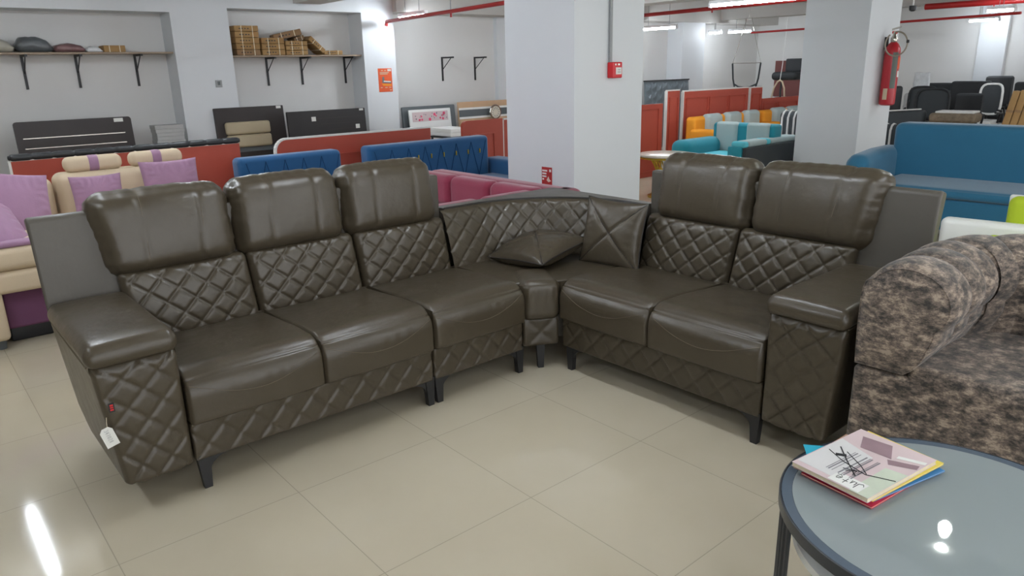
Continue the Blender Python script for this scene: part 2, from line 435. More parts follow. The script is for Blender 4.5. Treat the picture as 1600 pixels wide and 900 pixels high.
def seat_cushion(x0, x1, parent):
    w = x1-x0-0.001; sx, sy, sz = w, 0.575, 0.195
    c = Vector(((x0+x1)/2, sy/2-0.018, 0.366)); RR = 0.095
    def fn(q, n, p):
        p = p.copy()
        u = q.x/(sx/2); t = max(0.0, 1-u*u)**0.4
        # generous roll over the front edge
        dy = q.y+sy/2; dz = sz/2-q.z
        a_ = RR-dy; b_ = RR-dz
        roll_ = 0.0
        if a_ > 0 and b_ > 0 and (n.y < -0.05 or n.z > 0.05):
            L_ = math.hypot(a_, b_); k = max(a_, b_)/L_
            p.y = p.y + a_*(1-k); p.z = p.z - b_*(1-k)
        if n.z > 0.2: p.z += 0.010*t*n.z*(1-max(0, (q.y+0.28))/0.7) - 0.018*max(0, (q.y+0.05))/0.28
        if n.y < -0.2 and q.y < 0:
            p.y += n.y*0.018*t
        if q.y < 0.0 and n.y < 0.3:
            wr = 0.0022*math.sin(q.x*110+4*fbm((q.x, 0, x0), 6))*max(0, 1-abs(q.z-0.035)/0.05)*max(0, 1-abs(u-0.3)/0.5)
            if n.y < -0.3: p.y -= wr
        p.z += 0.0015*fbm((q.x+x0, q.y, q.z), 9)
        return p
    o = MB().rbox(c, (sx, sy, sz), 0.014, (0.014, 0.016, 0.012), fn, seg=3).build('seat_cushion', 'leather', parent, ang=70)
    pts = []
    N = 30
    for i in range(N+1):
        u = -1+2*i/N
        x = u*(sx/2-0.012)
        zq = 0.060 - 0.075*math.cos(u*PI/2)
        r = 0.014; h = Vector((sx/2, sy/2, sz/2))
        q = Vector((x, -sy/2, zq))
        inn = Vector([max(-(h[a]-r), min(h[a]-r, q[a])) for a in range(3)])
        d = q-inn; nn = d.normalized(); p = inn+nn*r
        p = fn(q, nn, p)+Vector((0, -0.0012, 0.0006))
        pts.append(p+c)
    MB().tube(pts, 0.0012, 6).build('stitching', 'stitch', o)
    return o

def back_cushion(x0, x1, parent, sh=0.0, phase=0.0, wl=0.0, wr_=0.0):
    w = x1-x0-0.004
    cx = (x0+x1)/2+sh*0.5
    # quilted lumbar part
    sx, sy, sz = w, 0.13, 0.31
    T = Matrix.Translation((cx, 0.548, 0.415)) @ Matrix.Rotation(R(-9), 4, 'X')
    def fn(q, n, p):
        p = p.copy(); u = q.x/(sx/2); v = q.z/(sz/2)
        if n.y < -0.3 and q.y < 0:
            e = max(0.0, (1-u**4))*max(0.0, (1-v**4))
            p.y -= 0.030*max(0, 1-u*u)**0.6*max(0, 1-v*v)**0.5
            p.y -= quilt(q.x+phase, q.z, 0.114, 0.106, 0.0125, 0.055)*min(1, e*2.5)
        p.x += sh*0.5*(q.z/sz)
        return p
    l = MB().rbox((0, 0.065, sz/2), (sx, sy, sz), 0.03, (0.006, 0.04, 0.006), fn, seg=3, T=T).build('quilted_back', 'leather', parent, ang=60)
    # plain head part
    hx, hy, hz = w+0.003, 0.165, 0.345
    T2 = Matrix.Translation((cx+sh*1.0, 0.585, 0.693)) @ Matrix.Rotation(R(-10), 4, 'X')
    grooves = (-0.20*hx, 0.22*hx)
    def fh(q, n, p):
        p = p.copy(); u = q.x/(hx/2); v = q.z/(hz/2)
        t = max(0, 1-u*u)**0.45*max(0, 1-v*v)**0.4
        if n.y < -0.1 and q.y < 0: p.y -= 0.034*t
        if n.z > 0.1: p.z += 0.014*max(0, 1-u*u)**0.5*n.z
        p.x += (-wl*max(0, -u) + wr_*max(0, u))*((v+1)/2)**1.3
        # grooves sewn from top to bottom
        if n.y < 0.4:
            for g in grooves:
                d = q.x-g-0.012*v
                k = 0.007*math.exp(-(d/0.007)**2)*(1 if v > -0.75 else 0.2)
                p += n*(-k)
        # gathers at the sewn ends
        e = max(0, abs(u)-0.72)/0.28
        if q.y < 0.06:
            p += n*(0.006*e*noise.noise(Vector((q.z*46, q.x*7+x0*5, q.y*9)))*(1.0 if n.y < 0.3 else 0.4))
        p += n*0.003*fbm((q.x+x0*3, q.y, q.z), 4)
        top = max(0, v-0.6)/0.4
        p += n*(0.0012*top*math.sin(q.x*120+8*fbm((q.x, x0, 0), 7)))
        return p
    hd = MB().rbox((0, hy/2, hz/2), (hx, hy, hz), 0.07, (0.012, 0.03, 0.012), fh, seg=5, T=T2).build('head_cushion', 'leather', parent, ang=70)
    for g in grooves:
        pts = []
        for i in range(22):
            q = Vector((g+0.012*(-0.7+1.66*i/21), -hy/2, hz/2*(-0.7+1.66*i/21)))
            h = Vector((hx/2, hy/2, hz/2)); r = 0.07
            inn = Vector([max(-(h[a]-r), min(h[a]-r, q[a])) for a in range(3)])
            d = q-inn; nn = d.normalized(); p = fh(q, nn, inn+nn*r)+nn*0.0018
            p = p+Vector((0.004, 0, 0))
            pts.append(T2 @ (p+Vector((0, hy/2, hz/2))))
        MB().tube(pts, 0.0011, 5).build('stitching', 'stitch', hd)

def base_panel(x0, x1, parent):
    w = x1-x0; sx, sy, sz = w, 0.60, 0.152
    def fn(q, n, p):
        p = p.copy()
        if n.y < -0.5 and q.y < 0:
            v = q.z/(sz/2)
            p.y -= quilt(q.x, q.z+0.02, 0.118, 0.125, 0.009, 0.055)*max(0.0, 1-v**6)+0.004
        return p
    MB().rbox(((x0+x1)/2, sy/2+0.006, 0.194), (sx, sy, sz), 0.010, (0.0075, 0.08, 0.0075), fn, seg=2).build('quilted_base', 'leather', parent, ang=60)
def back_shell(x0, x1, parent):
    MB().rbox(((x0+x1)/2, 0.695, 0.535), (x1-x0, 0.06, 0.79), 0.012, (0.1, 0.03, 0.1)).build('back_shell', 'leather_side', parent)

def armrest(x0, x1, parent, side):
    """side -1: arm at the low-x end, +1 at the high-x end"""
    w = x1-x0; cx = (x0+x1)/2
    sx, sy, sz = w, 0.66, 0.455
    def fn(q, n, p):
        p = p.copy(); u = q.x/(sx/2); v = q.z/(sz/2)
        if n.y < -0.3 and q.y < 0:
            p.y -= 0.014*max(0, 1-u*u)**0.5 + quilt(q.x, q.z, 0.106, 0.108, 0.0105, 0.055)*max(0.0, 1-u**6)
            if v > 0.85: p.y += (v-0.85)*0.14
        if side*q.x > 0: p.x += side*(0.022*v)*min(1.0, side*q.x/(sx/2)*1.3)
        # outer side bows in slightly toward the floor at the back
        if v < -0.6 and q.y > 0.2: p.z += (q.y-0.2)*0.35*(-v-0.6)/0.4
        return p
    MB().rbox((cx, sy/2-0.004, 0.118+sz/2), (sx, sy, sz), 0.016, (0.007, 0.06, 0.007), fn, seg=2).build('arm_body', 'leather', parent, ang=60)
    # padded top
    px, py, pz = w+0.040, 0.655, 0.072; cx += side*0.012
    def fp(q, n, p):
        p = p.copy(); u = q.x/(px/2)
        p.z += 0.008*max(0, 1-u*u)**0.5*max(0, n.z) + 0.002*fbm((q.x, q.y, side), 8)
        if q.y < -0.28: p.z -= 0.010*((-q.y-0.28)/0.05)
        return p
    MB().rbox((cx, py/2-0.030, 0.604), (px, py, pz), 0.034, (0.03, 0.05, 0.03), fp, seg=5).build('arm_pad', 'leather', parent)
    # upright wing behind the arm
    b = MB()
    if side < 0: x0 -= 0.026
    else: x1 += 0.022
    b.prism([(0.615, 0.20), (0.735, 0.26), (0.742, 0.955), (0.700, 0.968), (0.680, 0.955), (0.625, 0.60)], x0, x1, 'x')
    for v_ in b.v:
        if (v_.x-(x0+x1)/2)*side > 0 and v_.z < 0.5: v_.x -= side*0.046
    o = b.build('wing_panel', 'leather_side', parent)
    md = o.modifiers.new('bevel', 'BEVEL'); md.width = 0.010; md.segments = 3
    xo = x0-0.001 if side < 0 else x1+0.001
    MB().tube([(xo, 0.0, 0.570), (xo, 0.3, 0.575), (xo, 0.61, 0.585)], 0.0022, 6).build('piping', 'stitch', parent)
    return cx

def sofa_section(name, label, x_edges, loc, rz, arm=None, sh=0.0, legs=()):
    t = thing(name, label, 'sofa', loc, rz, 'sections of the dark brown leather corner sofa')
    for a, b in zip(x_edges[:-1], x_edges[1:]):
        seat_cushion(a, b, t); back_cushion(a, b, t, sh, 0.0, 0.040 if (arm == -1 and a == x_edges[0]) else 0.0, 0.045 if (arm == 1 and b == x_edges[-1]) else 0.0)
    base_panel(x_edges[0]+0.001, x_edges[-1]-0.001, t)
    back_shell(x_edges[0]+0.002, x_edges[-1]-0.002, t)
    for (x, y) in legs:
        g = leg_mesh(x, y).build('leg', 'leg', t)
        if y < 0.2:
            for s in (-1, 1):
                if x_edges[0] < x+s*0.10 < x_edges[-1]: tri_bracket(x+s*0.02, y, s).build('leg_gusset', 'leg', g)
    return t

# long side: faces +X, arm at its low-Y end
A = sofa_section('sofa_section', 'two-seat end section of the dark leather corner sofa on the left, with the price tag',
                 [0.255, 0.778, 1.305], (-2.55, 0.385, 0), 90, arm=-1, sh=-0.035, legs=((0.285, 0.02), (1.285, 0.02), (0.285, 0.62), (1.285, 0.62)))
armrest(0.0, 0.250, A, -1)
B = sofa_section('sofa_section', 'single armless seat section left of the corner with one head cushion',
                 [1.311, 1.845], (-2.55, 0.385, 0), 90, sh=-0.035, legs=((1.335, 0.02), (1.825, 0.02), (1.335, 0.62), (1.825, 0.62)))
C = sofa_section('sofa_section', 'two-seat end section of the dark leather corner sofa on the right beside the mottled sofa',
                 [0.0, 0.552, 1.108], (-2.465, 2.41, 0), 0, arm=1, sh=0.05, legs=((0.05, 0.02), (1.085, 0.02), (0.05, 0.62), (1.085, 0.62)))
armrest(1.114, 1.392, C, 1)

# corner wedge
K = thing('sofa_corner', 'curved quilted corner wedge of the dark leather sofa, holding two cushions', 'sofa', (-2.55, 2.41, 0), 0, 'sections of the dark brown leather corner sofa')
def kl(x, y, z=0): return (x+2.55, y-2.41, z)
YB = 2.236; XC = -2.469
def corner_curve(ox, oy, Rr, n=70, YB=YB, XC=XC):
    """from the end at Y=YB up along x=ox, round the corner, along y=oy to X=XC"""
    pts = []
    y1 = oy-Rr; x1 = ox+Rr
    for i in range(9): pts.append((ox, YB+(y1-YB)*i/9, 0))
    for i in range(n+1):
        a = PI-PI/2*i/n
        pts.append((x1+Rr*math.cos(a), y1+Rr*math.sin(a), 0))
    for i in range(1, 7): pts.append((x1+(XC-x1)*i/6, oy, 0))
    return [(p[0], p[1]) for p in pts]
# quilted inner back
top = corner_curve(-3.185, 3.045, 0.615, 70)
qt = corner_curve(-3.170, 3.032, 0.600, 70, YB-0.03, XC+0.03); bot = corner_curve(-3.075, 2.935, 0.51, 70, YB-0.03, XC+0.03)
# resample by count (same count), arc length measured on the top curve
acc = [0.0]
for i in range(1, len(top)): acc.append(acc[-1]+math.dist(top[i], top[i-1]))
def interp(cv, s):
    if s <= 0: return cv[0]
    for i in range(1, len(acc)):
        if acc[i] >= s:
            f = (s-acc[i-1])/(acc[i]-acc[i-1])
            return (cv[i-1][0]*(1-f)+cv[i][0]*f, cv[i-1][1]*(1-f)+cv[i][1]*f)
    return cv[-1]
Ltot = acc[-1]; NS = int(Ltot/0.0065); NT = 48
vs = []; fs = []
for i in range(NS+1):
    s = Ltot*i/NS
    a = interp(qt, s); b = interp(bot, s)
    for j in range(NT+1):
        v = j/NT; z = 0.44+0.308*v
        x = b[0]*(1-v)+a[0]*v; y = b[1]*(1-v)+a[1]*v
        # direction toward the seat
        d = Vector((b[0]-a[0], b[1]-a[1], 0.35*0.1)).normalized()
        e = min(1, (1-(2*v-1)**6)*1.5)
        h = quilt(s, z, 0.106, 0.106, 0.012, 0.055)*e + 0.012*(1-(2*v-1)**2)**0.5 - 0.012*max(0, (v-0.93)/0.07)
        p = Vector((x, y, z))+d*h
        vs.append(kl(*p))
for i in range(NS):
    for j in range(NT):
        a = i*(NT+1)+j; fs.append((a, a+NT+1, a+NT+2, a+1))
MB().add(vs, fs).build('quilted_back', 'leather', K, ang=70)
# outer carcass with flat top rim
poly = [(-3.285, YB)]+[(-3.285, 3.10), (-3.25, 3.135), (XC, 3.135)]
inner = [(p[0]-0.004 if i < 40 else p[0], p[1]) for i, p in enumerate(top)]
ring = poly+list(reversed(top))
def fan(ring_out, ring_in, z0, z1):
    pass
b = MB()
out = []
for p in top:   # outer point matched to each inner point
    cx, cy = -3.185+0.615, 3.045-0.615
    if p[1] <= cy+1e-6: out.append((-3.285, p[1]))
    elif p[0] >= cx-1e-6: out.append((p[0], 3.135))
    else:
        dx, dy = p[0]-cx, p[1]-cy; k = 1e9
        if dx < 0: k = min(k, (-3.285-cx)/dx)
        if dy > 0: k = min(k, (3.135-cy)/dy)
        out.append((cx+dx*k, cy+dy*k))
n = len(top); vs = []; fs = []
for (i, o_) in zip(top, out):
    vs += [kl(i[0], i[1], 0.742), kl(i[0], i[1], 0.752), kl(o_[0], o_[1], 0.748), kl(o_[0], o_[1], 0.13)]
for i in range(n-1):
    a = i*4; c = (i+1)*4
    fs += [(a, a+1, c+1, c), (a+1, a+2, c+2, c+1), (a+2, a+3, c+3, c+2)]
fs += [(0, 3, 2, 1), ((n-1)*4, (n-1)*4+1, (n-1)*4+2, (n-1)*4+3)]
b.add([v for v in vs], [tuple(reversed(f)) for f in fs])
b.build('top_rim', 'leather_side', K, ang=30)
MB().tube([kl(p[0], p[1], 0.752) for p in top], 0.0042, 6).build('piping', 'piping', K)
# body below the seat
body = [(-3.27, YB), (-2.68, YB), (-2.66, 2.30), (-2.54, 2.49), (XC, 2.52), (XC, 3.12), (-3.27, 3.12)]
MB().prism([(p[0]+2.55, p[1]-2.41) for p in body], 0.128, 0.40, 'z').build('base_body', 'leather_side', K)
# seat top
sp = [(-3.10, YB), (-2.63, YB), (-2.49, 2.47), (XC, 2.95), (-2.9, 2.97), (-3.07, 2.8)]
o = MB().prism([(p[0]+2.55, p[1]-2.41) for p in sp], 0.36, 0.448, 'z').build('seat_top', 'leather', K)
md = o.modifiers.new('bevel', 'BEVEL'); md.width = 0.008; md.segments = 3
# narrow front nose between the two seats
a = Vector((-2.562, 2.240, 0)); c = Vector((-2.474, 2.402, 0)); mid = (a+c)/2; ang = math.atan2(c.y-a.y, c.x-a.x)
T = Matrix.Translation(Vector(kl(mid.x, mid.y, 0))) @ Matrix.Rotation(ang, 4, 'Z')
def nose(q, n, p):
    p = p.copy(); u = q.x/0.10
    if n.y < 0: p.y -= 0.012*max(0, 1-u*u)**0.5
    if n.z > 0: p.z += 0.008*max(0, 1-u*u)
    p += n*0.003*math.sin(q.x*170)*max(0, 1-abs(q.z-0.04)/0.05)
    return p
MB().rbox((0, 0.118, 0.362), (0.205, 0.27, 0.200), 0.045, (0.012, 0.05, 0.015), nose, T=T, seg=5).build('corner_nose', 'leather', K)
def nose2(q, n, p):
    p = p.copy()
    if n.y < -0.5: p.y -= quilt(q.x, q.z, 0.16, 0.15, 0.007, 0.12)
    return p
MB().rbox((0, 0.115, 0.198), (0.185, 0.22, 0.148), 0.014, (0.009, 0.05, 0.009), nose2, T=T, seg=2).build('quilted_base', 'leather', K, ang=60)
MB().prism([(-0.014, 0), (0.014, 0), (0.022, 0.135), (-0.022, 0.135)], -0.014, 0.014, 'y', T=T @ Matrix.Translation((0, 0.03, 0))).build('leg', 'leg', K)
MB().prism([(-0.014, 0), (0.014, 0), (0.022, 0.135), (-0.022, 0.135)], -0.014, 0.014, 'y', T=Matrix.Translation(kl(-3.15, 3.02, 0))).build('leg', 'leg', K)

# ------------------------------------------------------------------ loose leather cushions
def pillow_mesh(w, th, n=40, crease=True, wr=0.004, seed=0, pinch=0.06):
    vs = []; fs = []
    for side in (1, -1):
        for i in range(n+1):
            for j in range(n+1):
                u = -1+2*i/n; v = -1+2*j/n
                px = w/2*u*(1-pinch*(1-v*v)); py = w/2*v*(1-pinch*(1-u*u))
                t = (max(0, 1-u*u)*max(0, 1-v*v))**0.42
                z = th/2*t
                if crease:
                    d = min(abs(u-v), abs(u+v))
                    z -= 0.012*math.exp(-(d/0.05)**2)*t
                ed = max(abs(u), abs(v))
                z += wr*math.sin((u if abs(v) > abs(u) else v)*26+5*fbm((u, v, seed), 2))*max(0, ed-0.45)/0.55*(1-ed)*3
                vs.append((px, py, side*max(0, z)))
    m = (n+1)*(n+1)
    for s in (0, 1):
        for i in range(n):
            for j in range(n):
                a = s*m+i*(n+1)+j; f = (a, a+n+1, a+n+2, a+1)
                fs.append(f if s == 0 else tuple(reversed(f)))
    return vs, fs
def pillow(name, label, w, th, loc, rot, m, piping=None, crease=True, group=None, cat='cushion', seed=0, wr=0.004, zipper=False):
    t = thing(name, label, cat, loc, 0, group); t.rotation_euler = [R(a) for a in rot]
    vs, fs = pillow_mesh(w, th, crease=crease, seed=seed, wr=wr)
    MB().add(vs, fs).build('cover', m, t, ang=180)
    if piping:
        N = 40; pts = []
        def E(u, v): return (w/2*u*(1-0.06*(1-v*v)), w/2*v*(1-0.06*(1-u*u)), 0)
        for k in range(N): pts.append(E(-1+2*k/N, -1))
        for k in range(N): pts.append(E(1, -1+2*k/N))
        for k in range(N): pts.append(E(1-2*k/N, 1))
        for k in range(N): pts.append(E(-1, 1-2*k/N))
        MB().tube(pts, 0.0035, 6, closed=True).build('piping', piping, t)
    if zipper:
        MB().rbox((-w/2+0.01, -w/2+0.006, -0.004), (0.008, 0.006, 0.03), 0.002).build('zip_pull', 'chrome', t)
    if crease and piping:
        b = MB()
        for sgn in (1, -1):
            pts = []
            for k in range(31):
                u = -0.97+1.94*k/30
                tt = (max(0, 1-u*u)**2)**0.42
                s = w/2*u*(1-0.06*(1-u*u))
                pts.append((s, sgn*s, max(0, th/2*tt-0.012*tt)+0.001))
            b.tube(pts, 0.0028, 5)
        b.build('cross_piping', piping, t)
    return t
CG = 'two dark leather cushions on the corner wedge'
pillow('leather_cushion', 'puffy dark leather cushion lying flat on the corner seat', 0.40, 0.155, (-2.865, 2.625, 0.518), (9, -3, 6), 'leather', 'piping', group=CG, seed=3, wr=0.004, zipper=True)
pillow('leather_cushion', 'square dark leather cushion with crossed seams leaning upright on the curved back', 0.36, 0.12, (-2.535, 2.862, 0.612), (77, 2, 12), 'leather', 'piping', group=CG, seed=9, wr=0.002, zipper=True)

# price tag and sewn brand label on the left arm
t = thing('price_tag', 'white paper price tag hanging from the left arm of the leather sofa', 'price tag', (-2.522, 0.380, 0.33))
T = Matrix.Rotation(R(90), 4, 'Z') @ Matrix.Rotation(R(90), 4, 'X')
Tt = T @ Matrix.Rotation(R(0), 4, 'Z')
MB().prism([(-0.020, -0.038), (0.020, -0.038), (0.020, 0.022), (0.010, 0.034), (-0.010, 0.034), (-0.020, 0.022)], -0.0006, 0.0006, 'z', T=Matrix.Rotation(R(14), 4, 'X') @ Tt).build('paper', 'paper', t, smooth=False)
S = Matrix.Rotation(R(14), 4, 'X') @ Tt @ Matrix.Rotation(R(-90), 4, 'Z')
def strokes(b, lists, T, r):
    for l in lists: b.tube([(x, y, 0.0012) for x, y in l], r, 5, T=T)
D = {'3': [[(0,1),(.6,1),(.3,.6),(.6,.35),(.3,0),(0,.1)]], '4': [[(.4,0),(.4,1),(0,.4),(.7,.4)]], '0': [[(.3,0),(.05,.3),(.05,.7),(.3,1),(.55,.7),(.55,.3),(.3,0)]],
     '7': [[(0,1),(.6,1),(.2,0)]], '2': [[(0,.8),(.3,1),(.6,.75),(0,0),(.6,0)]], '8': [[(.3,.5),(.05,.75),(.3,1),(.55,.75),(.3,.5),(.05,.25),(.3,0),(.55,.25),(.3,.5)]]}
b = MB(); x = -0.026
for ch in '347028':
    strokes(b, [[(x+p[0]*0.009, -0.006+p[1]*0.012) for p in l] for l in D[ch]], S, 0.0005); x += 0.0085
b.build('handwriting', 'grey_print', t)
MB().tube([(0, 0, 0.034), (-0.002, 0.001, 0.05), (-0.006, 0.004, 0.066)], 0.0008, 5).build('string', 'strap', t)
o = MB().box((0.0, -0.052, 0), (0.018, -0.050, 0.032)).build('woven_label', 'black', A, smooth=False)
o.data.transform(Matrix.Identity(4)); o.location = (0.012, 0.038, 0.405); o['label'] = 'small black woven label with red lettering'
b = MB()
for k in range(3): b.box((0.004, -0.0528, 0.006+k*0.008), (0.014, -0.0520, 0.011+k*0.008))
o = b.build('label_lettering', 'red_plastic', o, smooth=False)

# ------------------------------------------------------------------ round glass table with nested table
TC = (-0.461, 1.70); TR = 0.372
t = thing('coffee_table', 'round smoked-glass coffee table with dark metal rim and vertical bars', 'coffee table', (TC[0], TC[1], 0))
b = MB(); b.lathe([(TR-0.032, 0.425), (TR, 0.425), (TR, 0.4535), (TR-0.004, 0.4545), (TR-0.005, 0.446), (TR-0.032, 0.446), (TR-0.032, 0.425)], 96)
b.f = b.f[:-2]; b.m = b.m[:-2]
b.build('rim', 'metal_dark', t, ang=30)
MB().lathe([(TR-0.0305, 0.4465), (TR-0.0305, 0.4535)], 96).build('glass_top', 'glass', t)
b = MB(); b.lathe([(TR-0.030, 0.4465), (TR-0.0055, 0.4465), (TR-0.0055, 0.4535), (TR-0.030, 0.4535), (TR-0.030, 0.4465)], 96); b.f = b.f[:-2]; b.m = b.m[:-2]
b.build('glass_border', 'dark_glass_border', t, ang=30)
b = MB(); b.lathe([(TR-0.02, 0.0), (TR, 0.0), (TR, 0.016), (TR-0.02, 0.016), (TR-0.02, 0.0)], 96); b.f = b.f[:-2]; b.m = b.m[:-2]
b.build('base_ring', 'metal_dark', t)
base = math.atan2(1.46-TC[1], -0.765-TC[0])
for g in range(3):
    for k in range(4):
        a = base+g*2*PI/3+(k-1.5)*0.085
        MB().cyl((math.cos(a)*(TR-0.012), math.sin(a)*(TR-0.012), 0.014), (math.cos(a)*(TR-0.012), math.sin(a)*(TR-0.012), 0.428), 0.0065, n=8).build('bar', 'metal_dark', t)
t = thing('nested_table', 'lower white-topped round table tucked under the glass coffee table', 'side table', (TC[0]+0.002, TC[1]-0.002, 0))
MB().lathe([(0.315, 0.335), (0.335, 0.34), (0.335, 0.36), (0.318, 0.364)], 64).build('table_top', 'white', t)
b = MB()
b.lathe([(0.31, 0.0), (0.33, 0.0), (0.33, 0.012), (0.31, 0.012), (0.31, 0.0)], 64); b.f = b.f[:-2]; b.m = b.m[:-2]
b.build('base_ring', 'metal_dark', t)
for k in range(3):
    a = 0.4+k*2*PI/3
    MB().cyl((math.cos(a)*0.32, math.sin(a)*0.32, 0.01), (math.cos(a)*0.32, math.sin(a)*0.32, 0.338), 0.008, n=8).build('leg', 'metal_dark', t)

# magazines / catalogues
MGc = Vector((-0.70, 1.755, 0)); ua = 82.5
M['mag_pink'] = mat('pale_pink_cover', (206, 186, 186), 0.45, var=(9, 0.10))
M['mag_grey'] = mat('pale_grey_cover', (212, 210, 208), 0.45, var=(9, 0.05))
M['pages'] = mat('worn_paper_edges', (214, 200, 170), 0.8, var=(60, 0.15))
M['cov_yellow'] = mat('yellow_cover', (226, 204, 84), 0.5)
M['cov_blue'] = mat('blue_cover', (70, 134, 190), 0.5)
M['cov_cyan'] = mat('cyan_cover', (40, 170, 196), 0.4)
M['cov_red'] = mat('red_cover', (196, 44, 74), 0.5)
M['cov_brown'] = mat('tan_cover', (176, 140, 118), 0.5)
M['cov_green'] = mat('pale_green_print', (196, 204, 184), 0.5, var=(40, 0.08))
M['cov_plum'] = mat('plum_print', (142, 116, 122), 0.5, var=(16, 0.15))
def book(label, c, rz, w, l, th, z, mcov, mpage='pages', warp=0.004, seed=1, lift=0.0):
    t = thing('catalogue', label, 'magazine', (c[0], c[1], z), rz, 'worn catalogues stacked on the glass table')
    def fn(q, n, p):
        p = p.copy(); u = q.x/(l/2); v = q.y/(w/2)
        p.z += warp*fbm((u, v, seed), 1.1)*abs(u*v)**0.5 + lift*max(0, u*0.5+v*0.5-0.3)
        return p
    MB().rbox((0, 0, th/2), (l-0.003, w-0.003, th-0.0016), 0.0004, (0.02, 0.02, 0.01), fn, seg=1).build('page_block', mpage, t, smooth=False)
    MB().rbox((0, 0, th-0.0005), (l, w, 0.0009), 0.0003, (0.02, 0.02, 0.01), fn, seg=1).build('front_cover', mcov, t, smooth=False)
    MB().rbox((0, 0, 0.0005), (l, w, 0.0009), 0.0003, (0.02, 0.02, 0.01), fn, seg=1).build('back_cover', mcov, t, smooth=False)
    return t
z = 0.4555
book('red-covered catalogue at the bottom of the pile', (-0.668, 1.735), 83, 0.19, 0.275, 0.005, z, 'cov_red', seed=2, warp=0.001); z += 0.0054
book('blue-covered catalogue low in the pile, its corner showing at the right', (-0.657, 1.765), 77, 0.185, 0.27, 0.004, z, 'cov_blue', seed=3, warp=0.001); z += 0.0044
book('bright cyan leaflet poking out behind the left of the pile', (-0.730, 1.722), 127, 0.16, 0.16, 0.002, z, 'cov_cyan', seed=4, warp=0.0006); z += 0.0024
book('tan-covered catalogue above the cyan leaflet', (-0.696, 1.735), 88, 0.195, 0.265, 0.003, z, 'cov_brown', seed=5, warp=0.0006); z += 0.0034
book('yellow-covered catalogue just under the top one', (-0.672, 1.758), 81, 0.208, 0.300, 0.005, z, 'cov_yellow', seed=6, warp=0.0006); z += 0.0054
top_ = book('pink and grey catalogue with a stick sketch, topmost of the pile', (-0.678, 1.733), ua, 0.206, 0.300, 0.012, z, 'mag_pink', seed=7, warp=0.0)
# printed artwork of the cover (flat prints, local x along the long side, y across)
zc = 0.0121
def patch(nm, poly, m, k=0):
    o = MB().prism(poly, zc+k*0.0002, zc+k*0.0002+0.00015, 'z').build(nm, m, top_, smooth=False); return o
patch('grey_panel', [(-0.13, 0.10), (0.06, 0.10), (0.03, -0.005), (-0.132, -0.002)], 'mag_grey')
patch('green_panel', [(-0.150, -0.055), (0.01, -0.05), (0.02, -0.102), (-0.150, -0.102)], 'cov_green')
patch('plum_panel', [(0.055, 0.045), (0.115, 0.075), (0.128, 0.0), (0.062, -0.035)], 'cov_plum', 1)
patch('plum_panel', [(0.030, -0.045), (0.052, -0.030), (0.085, -0.095), (0.062, -0.10)], 'cov_plum', 1)
patch('white_strip', [(0.075, -0.04), (0.09, -0.038), (0.115, -0.098), (0.100, -0.10)], 'paper', 2)
patch('white_label', [(-0.146, 0.005), (-0.098, 0.005), (-0.098, -0.075), (-0.146, -0.075)], 'paper', 2)
b = MB()
for k, yy in enumerate((0.035, 0.028, 0.020, 0.002, -0.006, -0.012, -0.026, -0.032)):
    b.box((-0.105, yy, zc+0.0006), (0.02, yy+(0.0035 if k % 2 else 0.0018), zc+0.0008))
b.build('printed_lines', 'grey_print', top_, smooth=False)
b = MB(); zz = zc+0.0009
for l, r in (([(0.015, 0.075), (-0.03, 0.03), (-0.085, -0.03)], 0.0016), ([(-0.02, 0.085), (-0.045, 0.03), (-0.06, -0.04), (-0.03, -0.10)], 0.0011),
             ([(0.005, 0.05), (-0.03, -0.01), (-0.055, -0.04)], 0.0011), ([(-0.03, 0.06), (-0.02, 0.045), (-0.015, 0.04)], 0.0042), ([(-0.075, 0.01), (-0.055, -0.03), (-0.075, -0.03)], 0.0009),
             ([(-0.08, 0.0), (-0.062, -0.02), (-0.085, -0.022)], 0.0009)):
    b.tube([(x, y, zz) for x, y in l], r, 5)
b.build('stick_sketch', 'ink', top_)
b = MB()
def W(pts):  # writing: x runs toward +... reader is on the far side
    return [(-0.106-py*1.35, -0.070+px*1.15, zc+0.0009) for px, py in pts]
J = [[(0.012,0.022),(0.012,0.004),(0.004,0.0),(0.0,0.006)], [(0.016,0.014),(0.017,0.003),(0.023,0.003),(0.025,0.014),(0.027,0.002)],
     [(0.036,0.022),(0.036,0.003)], [(0.031,0.013),(0.042,0.013)], [(0.048,0.008),(0.058,0.009),(0.056,0.015),(0.050,0.014),(0.048,0.006),(0.054,0.001),(0.061,0.003)]]
for l in J: b.tube([Vector(p) for p in W([(x, y) for x, y in l])], 0.0008, 5)
b.build('handwritten_word', 'ink', top_)

# ------------------------------------------------------------------ mottled barrel sofa at right
t = thing('mottled_sofa', 'mottled taupe-grey velvet sofa with fat ribbed arm behind the glass table', 'sofa', (-1.015, 2.385, 0), 1.5)
